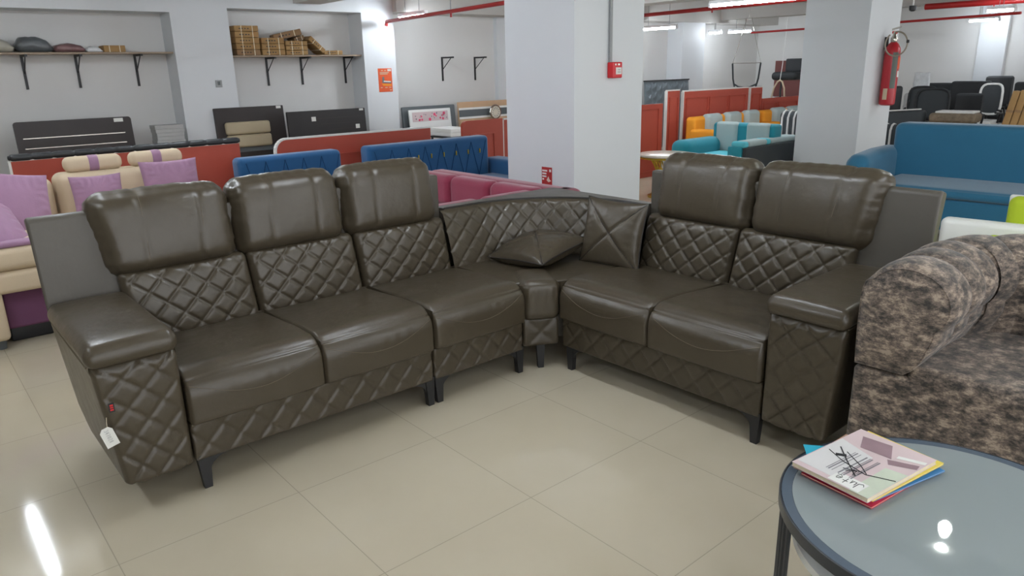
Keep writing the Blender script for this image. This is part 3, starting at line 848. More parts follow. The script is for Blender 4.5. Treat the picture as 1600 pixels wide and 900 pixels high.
# local: x along the front, y to the back.  arm at low x
SX = 1.75; AW = 0.27; SD = 0.80
def base_fn(q, n, p):
    p = p.copy()
    if n.y < -0.5:
        d = (q.x+SX/2) / 0.115
        p.y += 0.006*math.exp(-((d-round(d))*0.115/0.006)**2)*(1 if q.x > -SX/2+0.2 else 0)
    return p
MB().rbox((SX/2, 0.40, 0.265), (SX, 0.78, 0.39), 0.02, (0.012, 0.1, 0.05), base_fn).build('base', 'mottled', t)
for (x, y) in ((0.08, 0.08), (SX-0.08, 0.08), (0.08, 0.7), (SX-0.08, 0.7)):
    MB().cyl((x, y, 0), (x, y, 0.08), 0.018, 0.026, 12).build('leg', 'leg', t)
def seat_fn(q, n, p):
    p = p.copy()
    if n.z > 0.3: p.z += 0.02*max(0, 1-(q.x/0.8)**2)**0.5
    p += n*0.003*fbm(q, 7)
    return p
MB().rbox((SX/2+0.07, 0.30, 0.455), (SX-0.20, 0.58, 0.075), 0.03, (0.04, 0.04, 0.03), seat_fn).build('seat', 'mottled', t)
# arm + back: one continuous rolled shell swept along a path, ribbed
path = [(0.135, 0.0), (0.135, 0.12), (0.135, 0.25), (0.135, 0.36), (0.150, 0.46), (0.20, 0.56), (0.28, 0.635), (0.38, 0.665), (0.55, 0.675), (0.9, 0.675), (1.3, 0.675), (1.75, 0.675)]
def resample(P, n):
    P = [Vector((a, b, 0)) for a, b in P]; ac = [0]
    for i in range(1, len(P)): ac.append(ac[-1]+(P[i]-P[i-1]).length)
    out = []
    for k in range(n+1):
        s = ac[-1]*k/n
        for i in range(1, len(P)):
            if ac[i] >= s-1e-9:
                f = (s-ac[i-1])/(ac[i]-ac[i-1]); out.append((P[i-1].lerp(P[i], f), s)); break
    return out, ac[-1]
rs, Lp = resample(path, 190)
ribs = [0.0, 0.17, 0.30, 0.43, 0.60, 0.95, 1.55, 2.15, 2.6]
def prof(s):
    # closed profile in (out(-)/in(+) lateral, z); rises slightly to the back
    h = 0.845 + 0.012*min(1, s/0.6)
    pts = []
    wi = 0.155
    pts.append((-0.128, 0.47)); pts.append((-0.134, 0.60)); pts.append((-0.134, 0.72))
    for k in range(0, 19):
        a = PI-PI*k/18*1.22
        rx = 0.138; rz = 0.13
        pts.append((0.004+rx*math.cos(a)*(1.0 if math.cos(a) < 0 else 1.12), h-0.13+rz*math.sin(a)))
    pts.append((0.120, 0.60)); pts.append((0.080, 0.53)); pts.append((0.055, 0.49)); pts.append((0.03, 0.47))
    return pts
vs = []; fs = []
for i, (p, s) in enumerate(rs):
    a = rs[max(0, i-1)][0]; c_ = rs[min(len(rs)-1, i+1)][0]; d = (c_-a).normalized()
    nn = Vector((d.y, -d.x, 0))   # toward the seat
    # rib puff
    lo = max([r for r in ribs if r <= s+1e-6]); hi = min([r for r in ribs if r > s] or [9])
    f = (s-lo)/(min(hi, lo+0.6)-lo) if hi < 9 else 0.5
    f = max(0, min(1, f)); puff = -0.024*(1-(max(0, 1-(2*f-1)**2))**0.35)
    if i in (0,): puff = -0.020
    P = prof(s)
    for k, (u, z_) in enumerate(P):
        cu, cz = 0.0, 0.66
        dl = Vector((u-cu, z_-cz)); ln = dl.length
        w = 1.0 if (z_ > 0.56 and u > -0.12) else 0.25
        dl = dl*((ln+puff*w)/ln)
        q = p+nn*(cu+dl.x); vs.append((q.x, q.y, max(0.455, cz+dl.y)))
m = len(P)
for i in range(len(rs)-1):
    for k in range(m):
        a = i*m+k; c_ = i*m+(k+1) % m
        fs.append((a, c_, c_+m, a+m))
# front disc with a soft dome
b = MB(); b.add(vs, fs)
o0 = len(b.v)
cen = Vector((0.135, -0.022, 0.66)); rings = 8
ringv = []
for r_ in range(rings):
    f = r_/rings
    for k in range(m):
        e = Vector(vs[k]); q = cen+(e-cen)*(1-f)
        q.y = -0.026*(1-(1-f)**4) + e.y*(1-f)**4
        ringv.append(tuple(q))
ringv.append(tuple(cen+Vector((0, -0.004, 0))))
ff = []
for r_ in range(rings-1):
    for k in range(m):
        ff.append((r_*m+k, (r_+1)*m+k, (r_+1)*m+(k+1) % m, r_*m+(k+1) % m))
for k in range(m): ff.append(((rings-1)*m+k, rings*m, (rings-1)*m+(k+1) % m))
b.add(ringv, ff)
b.add([vs[(len(rs)-1)*m+k] for k in range(m)], [tuple(range(m))])
b.build('ribbed_arm_and_back', 'mottled', t, ang=60)
bmw = [vs[k] for k in range(m)]
MB().tube(bmw, 0.003, 6, closed=True).build('piping', 'mottled', t)

# ------------------------------------------------------------------ left wall: shelves, brackets, stock
def shelf(label, y0, y1, z, depth=0.30):
    o = MB().box((0, y0, 0), (depth, y1, 0.018)).build('wall_shelf', 'shelf', smooth=False)
    return tag(o, label, 'shelf', None, (-9.2, 0, z))
shelf('long plywood shelf on black brackets at far left, holding plastic sacks', -1.2, 2.695, 1.712)
shelf('plywood shelf on black brackets stacked with brown cartons', 3.34, 5.055, 1.668)
def bracket(label, y, z, sz=0.29, group=None):
    t = thing('shelf_bracket', label, 'bracket', (-9.2, y, z), 0, group)
    MB().box((0.0, -0.012, -sz-0.05), (0.014, 0.012, 0)).build('upright', 'black', t, smooth=False)
    MB().box((0.014, -0.012, -0.022), (sz, 0.012, 0)).build('arm', 'black', t, smooth=False)
    MB().cyl((0.012, 0, -sz*0.62), (sz*0.80, 0, -0.018), 0.006, n=6).build('brace', 'black', t)
for y, w in ((1.292, 'left of the three black brackets under the shelf of sacks'), (1.779, 'middle of the three black brackets under the shelf of sacks'), (2.365, 'right of the three black brackets under the shelf of sacks, nearest the pier')):
    bracket(w, y, 1.712)
for y, w in ((3.874, 'left of the three black brackets under the shelf of cartons'), (4.331, 'middle of the three black brackets under the shelf of cartons'), (4.95, 'right of the three black brackets under the shelf of cartons')):
    bracket(w, y, 1.668)
bracket('left of two bare black brackets on the wall without a shelf', 6.55, 1.652)
bracket('right of two bare black brackets on the wall without a shelf', 7.158, 1.648)

# plastic sacks and bundles on the far-left shelf
def sack(name, label, y0, y1, h, m, seed, z=1.7305, dep=0.24):
    def fn(q, n, p):
        p = p.copy(); u = q.y/((y1-y0)/2)
        p.z += 0.0
        k = 1-0.55*max(0, u)**2-0.25*max(0, -u)**3
        p.z = (p.z+h/2)*k - h/2
        if q.z > -h*0.3: p += n*0.012*fbm((q.x*1, q.y, q.z+seed), 11)+n*0.008*fbm((q.x*1, q.y*3, q.z+seed), 20)
        return p
    o = MB().rbox((0, 0, h/2), (dep, y1-y0, h), min(h, dep)*0.46, 0.02, fn).build(name, m)
    return tag(o, label, 'sack', None, (-9.04, (y0+y1)/2, z))
sack('plastic_sack', 'pale creased plastic sack at the left end of the shelf', 0.70, 1.22, 0.155, 'dustcream', 1)
sack('plastic_sack', 'bulging grey plastic sack beside the pale one on the shelf', 1.225, 1.55, 0.150, 'dustgrey', 2)
sack('plastic_bundle', 'flat maroon plastic-wrapped bundle on the shelf', 1.555, 1.84, 0.085, 'dustred', 3)
sack('plastic_bundle', 'small heap of clear plastic wrap between bundle and carton', 1.845, 2.0, 0.05, 'plasticwrap', 4)
t = thing('carton', 'single small brown carton alone on the shelf of sacks', 'carton', (-9.04, 2.115, 1.7305))
MB().rbox((0, 0, 0.034), (0.22, 0.21, 0.067), 0.006, 0.1).build('box', 'card', t)
for k in (-0.05, 0.05): MB().box((-0.112, k-0.004, 0.0), (0.112, k+0.004, 0.0685)).build('strap', 'strap', t, smooth=False)

# stacked brown cartons
def carton(label, y, z, w, h, rx=0, x=-9.035, m='card', dep=0.26, rz=0):
    t = thing('carton', label, 'carton', (x, y, z), 0, 'brown strapped cartons on the wall shelf')
    t.rotation_euler = (R(rx), 0, R(rz))
    def fn(q, n, p):
        return p+n*0.003*fbm((q.x+y*7, q.y+z*9, q.z), 9)
    MB().rbox((0, 0, h/2), (dep, w, h-0.002), 0.006, 0.05, fn, seg=2).build('box', m, t)
    for k in (-0.22, 0.25):
        MB().box((-dep/2-0.003, k*w-0.004, -0.001), (dep/2+0.003, k*w+0.004, h+0.001)).build('strap', 'strap', t, smooth=False)
    b = MB(); rnd = random.Random(int(y*1000+z*100))
    for k in range(4): b.box((dep/2+0.0015, -w*0.32+k*w*0.12, h*0.40), (dep/2+0.0035, -w*0.32+k*w*0.12+w*0.08*rnd.uniform(.6, 1), h*0.58))
    b.build('printed_marks', 'darkwood', t, smooth=False)
    return t
Z0 = 1.687
names = ['bottom', 'second', 'middle', 'fourth', 'top']
for k in range(5):
    carton('%s carton of the tallest stack, next to the wide pier' % names[k], 3.555, Z0+k*0.067, 0.285, 0.066, m='card2' if k == 0 else 'card')
for k in range(3):
    carton('%s carton of the three-high stack, second from the pier' % ('bottom', 'middle', 'top')[k], 3.865, Z0+k*0.067, 0.285, 0.066)
for k in range(3):
    carton('%s carton of the straight stack under the slanting ones' % ('bottom', 'middle', 'top')[k], 4.165, Z0+k*0.056, 0.285, 0.055)
carton('large carton lying aslant across the tops of the middle stacks', 4.10, Z0+0.201, 0.34, 0.075, rx=12, m='card2', rz=-14)
carton('small dull carton wedged behind the large slanting one', 4.25, Z0+0.17, 0.14, 0.055, rx=16, x=-9.08, m='card2', dep=0.2)
carton('long carton sliding down at an angle to the right', 4.418, Z0+0.100, 0.25, 0.06, rx=-42)
carton('flat carton lying alone at the right end of the row', 4.655, Z0, 0.255, 0.052)

# wall plate and posters
t = thing('wall_switch', 'small grey switch plate on the wide white pier', 'switch', (-8.849, 3.13, 1.375))
MB().rbox((0.004, 0, 0), (0.008, 0.075, 0.08), 0.003).build('plate', 'conduit', t)
MB().rbox((0.010, 0, 0.005), (0.006, 0.03, 0.04), 0.002).build('rocker', 'greyboard', t)
t = thing('poster', 'orange sale poster on the narrow pier below the tube light', 'poster', (-8.849, 5.355, 1.355))
MB().box((0, -0.105, -0.152), (0.003, 0.105, 0.152)).build('sheet', 'orange_paper', t, smooth=False)
b = MB()
for k, (a, w_, z_) in enumerate(((-0.06, 0.03, 0.125), (-0.01, 0.03, 0.125), (-0.08, 0.14, 0.098), (-0.08, 0.12, 0.08), (-0.08, 0.03, -0.095), (-0.01, 0.035, -0.095), (0.05, 0.035, -0.095), (0.06, 0.03, -0.13))):
    b.box((0.003, a, z_-0.005), (0.0045, a+w_, z_+0.006))
b.build('pale_lettering', 'cream', t, smooth=False)
MB().box((0.003, 0.04, 0.115), (0.005, 0.095, 0.142)).build('white_logo_box', 'paper', t, smooth=False)
MB().prism([(-0.05, -0.035), (0.085, -0.045), (0.09, -0.015), (-0.015, -0.01), (-0.02, 0.045), (-0.045, 0.045)], 0.003, 0.006, 'x').build('printed_recliner', 'greyboard', t, smooth=False)
MB().prism([(-0.03, -0.02), (0.08, -0.028), (0.08, -0.015), (-0.028, -0.008)], 0.006, 0.007, 'x').build('printed_cushion', 'paper', t, smooth=False)
MB().prism([(-0.06, -0.045), (0.09, -0.055), (0.09, -0.075), (-0.04, -0.07)], 0.003, 0.0045, 'x').build('yellow_print', 'orange', t, smooth=False)

t = thing('sticker', 'small dark red sticker low on the near pillar', 'sticker', (-4.145, 3.899, 0.655))
MB().box((-0.055, -0.003, -0.07), (0.058, 0, 0.07)).build('sheet', 'red_paper', t, smooth=False)
b = MB()
for k, w_ in enumerate((0.055, 0.045, 0.045, 0.018)): b.box((-0.048, -0.0045, 0.036-k*0.022), (-0.048+w_, -0.003, 0.048-k*0.022))
b.box((0.030, -0.0045, 0.035), (0.050, -0.003, 0.055))
b.build('white_lettering', 'paper', t, smooth=False)
MB().prism([(0.0, -0.03), (0.02, 0.0), (0.03, -0.02), (0.05, -0.035), (0.02, -0.045)], -0.0045, -0.003, 'y').build('printed_motif', 'marble', t, smooth=False)

# fire alarm call point with conduit
t = thing('fire_alarm_call_point', 'red break-glass fire alarm box on the near pillar', 'fire alarm', (-3.85, 4.30, 1.435))
MB().rbox((0.031, 0, 0), (0.060, 0.105, 0.115), 0.008, 0.02).build('housing', 'red_plastic', t)
MB().rbox((0.063, 0.008, -0.006), (0.006, 0.062, 0.05), 0.003, 0.02).build('glass_window', 'paper', t)
b = MB(); b.box((0.0665, -0.008, -0.016), (0.0675, 0.026, -0.012)); b.box((0.0665, -0.004, 0.0), (0.0675, 0.022, 0.004)); b.build('window_marks', 'grey_print', t, smooth=False)
b = MB(); b.box((0.0612, -0.03, 0.034), (0.0622, -0.018, 0.046)); b.box((0.0612, 0.0, 0.034), (0.0622, 0.022, 0.046)); b.build('printed_symbols', 'chrome', t, smooth=False)
o = MB().cyl((0, 0, 0.0), (0, 0, 2.62-1.495), 0.0125, n=10).build('conduit', 'conduit')
tag(o, 'grey conduit running up the near pillar from the fire alarm box', 'conduit', None, (-3.832, 4.265, 1.494))

# fire extinguisher on the far pillar
t = thing('fire_extinguisher', 'red fire extinguisher hanging on the right-hand pillar', 'fire extinguisher', (-3.555, 8.44, 0.985)); t.scale = (1, 1, 1.06)
MB().lathe([(0.055, 0), (0.078, 0.012), (0.080, 0.03), (0.080, 0.50), (0.074, 0.555), (0.05, 0.60), (0.028, 0.62)], 28).build('cylinder', 'fe_red', t)
def lab(name, m, a0, a1, z0, z1, r=0.0812):
    vs = []; fs = []; n = 8
    for i in range(n+1):
        a = R(a0+(a1-a0)*i/n)
        vs += [(r*math.cos(a), r*math.sin(a), z0), (r*math.cos(a), r*math.sin(a), z1), (0.0785*math.cos(a), 0.0785*math.sin(a), z0), (0.0785*math.cos(a), 0.0785*math.sin(a), z1)]
    for i in range(n):
        k = i*4; fs += [(k, k+4, k+5, k+1), (k+1, k+5, k+7, k+3), (k, k+2, k+6, k+4)]
    return MB().add(vs, fs).build(name, m, t)
lab('instruction_label', 'greygreen', -62, -22, 0.17, 0.52)
lab('printed_label', 'orange_paper', -18, 40, 0.36, 0.47)
lab('white_label', 'paper', -12, 20, 0.28, 0.34)
lab('date_sticker', 'cream', -105, -72, 0.06, 0.17)
MB().lathe([(0.028, 0.615), (0.034, 0.63), (0.034, 0.66), (0.02, 0.68), (0.018, 0.72)], 16).build('valve', 'chrome', t)
MB().prism([(-0.03, 0.73), (0.055, 0.755), (0.055, 0.768), (-0.03, 0.748)], -0.010, 0.010, 'y').build('lever', 'chrome', t)
MB().rbox((0, 0, 0.712), (0.05, 0.03, 0.025), 0.006).build('safety_cap', 'red_plastic', t)
pts = []
for k in range(33):
    a = R(100-330*k/32); pts.append((0.055+0.92*0.105*math.cos(a)+0.004*k/32, -0.075+0.40*0.105*math.cos(a), 0.60+0.115*math.sin(a)))
MB().tube(pts, 0.008, 8).build('hose', 'hose', t)
MB().rbox((0.155, -0.033, 0.62), (0.025, 0.025, 0.03), 0.006).build('nozzle', 'black', t)
MB().box((-0.094, -0.014, 0.55), (-0.06, 0.014, 0.67)).build('wall_hook', 'black', t, smooth=False)

# ------------------------------------------------------------------ headboards leaning at the left wall
def flatboard(name, label, y0, y1, z1, x, m, lean=5, cat='headboard', z0=0.0, rad=0.03, th=0.035, **k):
    """upright board in the local y-z plane, origin at its foot"""
    t = thing(name, label, cat, (x, (y0+y1)/2, z0)); t.rotation_euler = (0, R(-lean), 0)
    w = (y1-y0)/2; h = (z1-z0)/math.cos(R(lean))
    P = [(-w, 0.003), (w, 0.003)]
    for c0, a0 in (((w-rad, h-rad), 0), ((-w+rad, h-rad), 90)):
        for i in range(6):
            a = R(a0+90*i/5); P.append((c0[0]+rad*math.cos(a), c0[1]+rad*math.sin(a)))
    MB().prism(P, -th/2, th/2, 'x').build('board', m, t, ang=30)
    return t, w, h
t, w, h = flatboard('headboard', 'dark wood headboard with three pale lines leaning at far left', 1.05, 2.13, 1.065, -8.77, 'darkwood', 4)
for k in range(4): MB().box((0.0175, -w+0.06, h-0.17-k*0.10), (0.020, w-0.08, h-0.162-k*0.10)).build('pale_inlay', 'chrome', t, smooth=False)
MB().box((0.018, w-0.17, h-0.05), (0.020, w-0.08, h-0.012)).build('sticker', 'paper', t, smooth=False)
t, w, h = flatboard('headboard', 'dark-framed headboard with two beige padded cushions beside the wide pier', 3.02, 3.86, 1.10, -8.76, 'darkwood', 4, rad=0.01)
for k in range(2):
    MB().rbox((0.045, -0.06, h-0.24-k*0.15), (0.07, 2*w-0.30, 0.145), 0.03, 0.05).build('padded_cushion', 'beige', t)
MB().box((0.018, -w+0.02, h-0.52), (0.024, w-0.02, h-0.46)).build('lower_rail', 'greyboard', t, smooth=False)
MB().box((0.018, w-0.09, h-0.035), (0.020, w-0.03, h-0.005)).build('sticker', 'paper', t, smooth=False)
t, w, h = flatboard('headboard', 'black wood-grain headboard with two white stickers between the piers', 3.755, 4.80, 1.03, -8.45, 'blackwood', 3, rad=0.008)
for (yy, zz) in ((-0.19, h-0.10), (0.40, h-0.22), (0.47, h-0.018)):
    MB().box((0.0175, yy-0.028, zz-0.026 if zz < h-0.05 else zz-0.012), (0.020, yy+0.028, zz+0.026 if zz < h-0.05 else zz+0.012)).build('sticker', 'paper', t, smooth=False)
for k in range(3): MB().box((0.0175, -0.2+0.1*k, h-0.10-0.07*k), (0.0185, w-0.06, h-0.094-0.07*k)).build('groove_line', 'darkwood', t, smooth=False)
t, w, h = flatboard('headboard', 'grey headboard leaning behind the red panels, right of the orange poster', 5.60, 6.50, 0.985, -8.80, 'greyboard', 5, rad=0.02)
t2, w2, h2 = flatboard('floral_panel', 'white panel with a pink floral print resting against the grey headboard', 5.655, 6.36, 0.945, -8.70, 'white', 6, cat='headboard', z0=0.0, rad=0.005, th=0.02)
MB().box((0.0105, -w2+0.05, h2-0.165), (0.012, w2-0.05, h2-0.035)).build('print_ground', 'mag_pink', t2, smooth=False)
rnd = random.Random(4)
for k in range(26):
    cy_ = -w2+0.075+rnd.random()*(2*w2-0.15); cz = h2-0.150+rnd.random()*0.10; rr = rnd.uniform(0.010, 0.022) if k < 12 else rnd.uniform(0.006, 0.012)
    MB().prism([(cy_+rr*(1+0.25*math.cos(5*a))*math.cos(a), cz+rr*(1+0.25*math.cos(5*a))*math.sin(a)) for a in [2*PI*i/20 for i in range(20)]], 0.012, 0.0135, 'x').build('printed_flower', 'pink_print' if k < 12 else 'grey_print', t2, smooth=False)
for k in range(2):
    o = MB().rbox((0, 0, 0.025), (0.5, 0.34, 0.05), 0.004, 0.2).build('white_board', 'white', smooth=True)
    tag(o, '%s of two white boards stacked under the floral panel' % ('lower', 'upper')[k], 'board', None, (-8.33, 6.02, 0.605+k*0.052))
t = thing('storage_rack', 'black open rack carrying white boards behind the red panels', 'rack', (-8.33, 6.2, 0))
for (a, b_) in ((-0.2, -0.35), (-0.2, 0.35), (0.2, -0.35), (0.2, 0.35)):
    MB().box((a-0.012, b_-0.012, 0), (a+0.012, b_+0.012, 0.70 if b_ > 0 else 0.60)).build('post', 'black', t, smooth=False)
for z_ in (0.15, 0.58): MB().box((-0.22, -0.37, z_), (0.22, 0.37, z_+0.02)).build('shelf', 'black', t, smooth=False)
t, w, h = flatboard('headboard', 'striped oak, white and grey headboard left of the near pillar', 6.56, 7.60, 1.01, -8.80, 'oak', 4, rad=0.004)
for a, b_ in ((0.085, 0.115), (0.215, 0.245)): MB().box((0.0175, -w, h-b_), (0.022, w, h-a)).build('white_band', 'white', t, smooth=False)
MB().box((0.0175, -w, h-0.215), (0.021, w, h-0.115)).build('grey_band', 'greyboard', t, smooth=False)
t = thing('round_clock', 'round silver-framed clock plate fixed on the striped headboard', 'clock', (-8.72, 7.15, 0.845))
Tx = Matrix.Rotation(R(90), 4, 'Y')
MB().lathe([(0.001, -0.01), (0.104, -0.01), (0.112, 0.0), (0.104, 0.012), (0.094, 0.012), (0.088, 0.004), (0.001, 0.004)], 40, T=Tx).build('frame', 'chrome', t)
MB().lathe([(0.001, 0.004), (0.086, 0.004), (0.086, 0.008), (0.001, 0.010)], 32, T=Tx).build('face', 'marble', t)
b = MB()
for k in range(12):
    a = 2*PI*k/12
    b.box((0.0085, -0.003, 0.045), (0.011, 0.003, 0.075), T=Matrix.Rotation(a, 4, 'X'))
b.build('dial_marks', 'greyboard', t, smooth=False)
t = thing('paper_stack', 'grey stack of flat sheets in front of the wide pier', 'sheets', (-8.72, 2.46, 0.0))
b = MB()
for k in range(24): b.box((-0.10+0.004*math.sin(k*2.1), -0.15+0.006*math.sin(k*1.3), k*0.04+0.001), (0.10, 0.14+0.006*math.cos(k*1.7), k*0.04+0.039))
b.build('sheets', 'lightgrey', t, smooth=False)

# grey tufted headboard far along the wall
t, w, h = flatboard('headboard', 'tall grey headboard with tufted hexagon padding right of the near pillar', 10.72, 12.0, 1.19, -8.72, 'greyfab', 4, rad=0.01)
MB().box((-0.02, -w-0.01, h-0.01), (0.035, w+0.01, h+0.012)).build('dark_frame', 'blackwood', t, smooth=False)
b = MB()
for i in range(8):
    for j in range(5):
        y_ = -w+0.09+i*0.158; z_ = h-0.11-j*0.17+(0.0 if i % 2 else 0.0)
        off = 0.04 if i % 2 else 0.0
        b.add([(0.018, y_-0.074, z_-0.075+off), (0.018, y_, z_-0.075-0.05+off), (0.018, y_+0.074, z_-0.075+off), (0.018, y_+0.074, z_+0.055+off), (0.018, y_, z_+0.005+off), (0.018, y_-0.074, z_+0.055+off), (0.045, y_, z_-0.03+off)],
              [(0,1,6),(1,2,6),(2,3,6),(3,4,6),(4,5,6),(5,0,6)])
b.build('tufted_padding', 'greyfab', t, smooth=False)

# ------------------------------------------------------------------ red panels
def red_panel(label, y0, y1, z1, x, panels, rad=0.0, edge=True, lefty=True, th=0.04):
    t = thing('red_panel', label, 'panel', (x, y0, 0), 0, 'red-brown framed panels standing behind the sofas')
    W_ = y1-y0
    P = [(0.0, 0.0), (W_, 0.0), (W_, z1)]
    if rad:
        for i in range(7):
            a = R(90+90*i/6); P.append((rad+rad*math.cos(a), z1-rad+rad*math.sin(a)))
    else: P.append((0.0, z1))
    MB().prism(P, -th, 0, 'x').build('board', 'red_panel', t, ang=30)
    if edge:
        pts = [(-th/2, 0.0, 0.0)]
        if rad:
            pts += [(-th/2, rad-rad*math.cos(R(90*i/6)), z1-rad+rad*math.sin(R(90*i/6))) for i in range(7)]
        else: pts += [(-th/2, 0, z1)]
        pts += [(-th/2, W_, z1)]
        vs = []; fs = []
        for (a, b_, c) in pts:
            vs += [(-th-0.001, b_, c), (0.001, b_, c)]
        # outward offset strip
        q = MB(); e = 0.016
        for i in range(len(pts)-1):
            p0 = Vector(pts[i]); p1 = Vector(pts[i+1]); d = (p1-p0).normalized(); nn = Vector((0, -d.z, d.y))
            q.add([(-th-0.001, *(p0)[1:]), (0.001, *(p0)[1:]), (0.001, *(p1)[1:]), (-th-0.001, *(p1)[1:]),
                   (-th-0.001, *(p0+nn*e)[1:]), (0.001, *(p0+nn*e)[1:]), (0.001, *(p1+nn*e)[1:]), (-th-0.001, *(p1+nn*e)[1:])],
                  [(4,5,6,7), (1,2,6,5), (0,4,7,3), (0,1,5,4), (3,7,6,2)])
        q.build('white_edging', 'white_edge', t, smooth=False)
    # raised frame around sunk panels
    for (a, b_, zt) in panels:
        q = MB(); f = 0.012
        q.prism([(a, 0.08), (b_, 0.08), (b_, zt), (a, zt)], 0.0, 0.0005, 'x')
        q = MB()
        q.box((0, a-0.010, 0.08), (f, a, zt)).box((0, b_, 0.08), (f, b_+0.010, zt)).box((0, a-0.010, zt), (f, b_+0.010, zt+0.010)).box((0, a-0.010, 0.07), (f, b_+0.010, 0.08))
        q.build('panel_moulding', 'red_panel', t, smooth=False)
    return t
tp = red_panel('long red board with black padded top behind the cream sofa', 0.70, 2.37, 0.90, -6.4, [], edge=True)
def roll(q, n, p):
    p = p.copy(); d = q.y/0.14
    return p - n*0.006*math.exp(-((d-round(d))*0.14/0.010)**2)
MB().rbox((-0.02, 0.835, 0.925), (0.07, 1.70, 0.05), 0.022, (0.03, 0.012, 0.03), roll).build('padded_top', 'blackleather', tp)
red_panel('long red panelled board with rounded white-edged corner behind both blue sofas', 2.70, 4.37, 0.895, -6.4, [(0.28, 1.02, 0.72), (1.16, 1.60, 0.75)], rad=0.10)
red_panel('red panelled board with rounded corner left of the near pillar', 4.79, 5.35, 0.935, -6.4, [(0.10, 0.42, 0.78)], rad=0.06, edge=False)
red_panel('red panelled board half hidden by the near pillar', 5.38, 6.4, 0.915, -6.42, [(0.08, 0.9, 0.76)], edge=True)
red_panel('low orange-red board just right of the near pillar', 7.55, 8.17, 0.965, -6.38, [(0.06, 0.52, 0.90)], edge=False)
red_panel('narrow tall red panel with white edge behind the gold table', 8.29, 8.56, 1.12, -6.4, [(0.05, 0.22, 1.03)])
red_panel('widest red panelled board behind the orange sofa', 8.66, 10.27, 1.10, -6.4, [(0.06, 0.55, 1.0), (0.61, 1.06, 1.0), (1.12, 1.52, 1.0)])
red_panel('narrow red panel right of the white gap behind the orange sofa', 10.34, 10.66, 1.095, -6.4, [(0.05, 0.26, 1.0)])
red_panel('low red panelled board behind the second orange sofa', 10.68, 12.1, 0.922, -6.4, [(0.06, 0.42, 0.84), (0.50, 1.05, 0.84)], edge=False)

# ------------------------------------------------------------------ generic background sofa pieces (local: faces -Y, x along, origin at front-left floor)
def soft(name, c, size, r, m, t, res=0.08, puff=0.0, fn=None):
    def f0(q, n, p):
        p = p.copy()
        if puff:
            h = [s/2 for s in size]
            e = max(0, 1-(q.x/h[0])**2)*max(0, 1-(q.z/h[2])**2)*max(0, 1-(q.y/h[1])**2 if abs(n.y) < .5 else 1)
            p += n*puff*(max(0, e)**0.5)
        if fn: p = fn(q, n, p)
        return p
    return MB().rbox(c, size, r, res, f0).build(name, m, t)
def feet(t, xs, ys, h, m='leg', r=0.018):
    for x in xs:
        for y in ys: MB().cyl((x, y, 0), (x, y, h), r*0.8, r, 10).build('leg', m, t)

# cream and mauve sofa, faces +X (rz=90): local x -> world Y, local y -> world -X
t = thing('cream_sofa', 'cream corner sofa with mauve trim behind the leather sofa at left', 'sofa', (-4.80, -0.6, 0), 90)
L0 = 2.55
soft('plinth', (1.72, 0.55, 0.045), (1.52, 0.80, 0.09), 0.01, 'black', t)
soft('mauve_base', (1.72, 0.52, 0.20), (1.54, 0.86, 0.22), 0.02, 'mauve_dark', t)
soft('front_block', (0.42, 0.45, 0.205), (1.06, 0.95, 0.29), 0.03, 'cream', t)
soft('seat_frame', (1.26, 0.48, 0.385), (2.52, 1.0, 0.125), 0.03, 'cream', t)
soft('seat_cushion', (0.62, 0.42, 0.520), (1.22, 0.88, 0.150), 0.05, 'cream', t, puff=0.01)
soft('seat_cushion', (1.86, 0.45, 0.500), (1.24, 0.90, 0.120), 0.04, 'cream', t, puff=0.01)
MB().rbox((0.62, 0.03, 0.595), (1.22, 0.10, 0.03), 0.014, 0.05).build('mauve_trim', 'mauve', t)
soft('backrest', (1.02, 0.98, 0.60), (0.82, 0.22, 0.48), 0.06, 'cream', t, puff=0.02)
soft('backrest', (1.88, 0.98, 0.61), (0.87, 0.22, 0.49), 0.06, 'cream', t, puff=0.02)
soft('backrest', (0.20, 0.95, 0.60), (0.80, 0.26, 0.48), 0.08, 'cream', t, puff=0.02)
soft('side_arm', (2.42, 0.62, 0.41), (0.16, 0.90, 0.36), 0.05, 'cream', t)
soft('sloping_arm', (0.16, 0.52, 0.64), (0.34, 0.62, 0.24), 0.08, 'cream', t, puff=0.02)
feet(t, (0.90, 0.05, 2.40), (0.06, 0.90), 0.062, 'greyboard', 0.03)
def headrest(x):
    h = soft('headrest', (x, 0.965, 0.905), (0.365, 0.11, 0.105), 0.045, 'cream', t)
    MB().rbox((x, 0.965, 0.905), (0.125, 0.116, 0.111), 0.048, 0.03).build('mauve_band', 'mauve', h)
headrest(1.70); headrest(2.11)
P = 'mauve velvet cushions on the cream sofa'
pillow('mauve_cushion', 'mauve cushion at the right end of the cream sofa below the headrest roll', 0.385, 0.13, (-5.50, 1.525, 0.715), (80, 0, 88), 'mauve', None, False, P, seed=1, wr=0.008)
pillow('mauve_cushion', 'mauve cushion at the middle of the cream sofa', 0.31, 0.12, (-5.47, 1.045, 0.70), (78, 0, 86), 'mauve', None, False, P, seed=2, wr=0.008)
pillow('mauve_cushion', 'mauve cushion propped upright at the left of the cream sofa', 0.44, 0.13, (-5.30, 0.55, 0.725), (72, 12, 110), 'mauve', None, False, P, seed=3, wr=0.008)
pillow('mauve_cushion', 'mauve cushion lying in front of the upright one at the far left', 0.46, 0.14, (-5.02, 0.36, 0.70), (40, 20, 120), 'mauve', None, False, P, seed=5, wr=0.010)

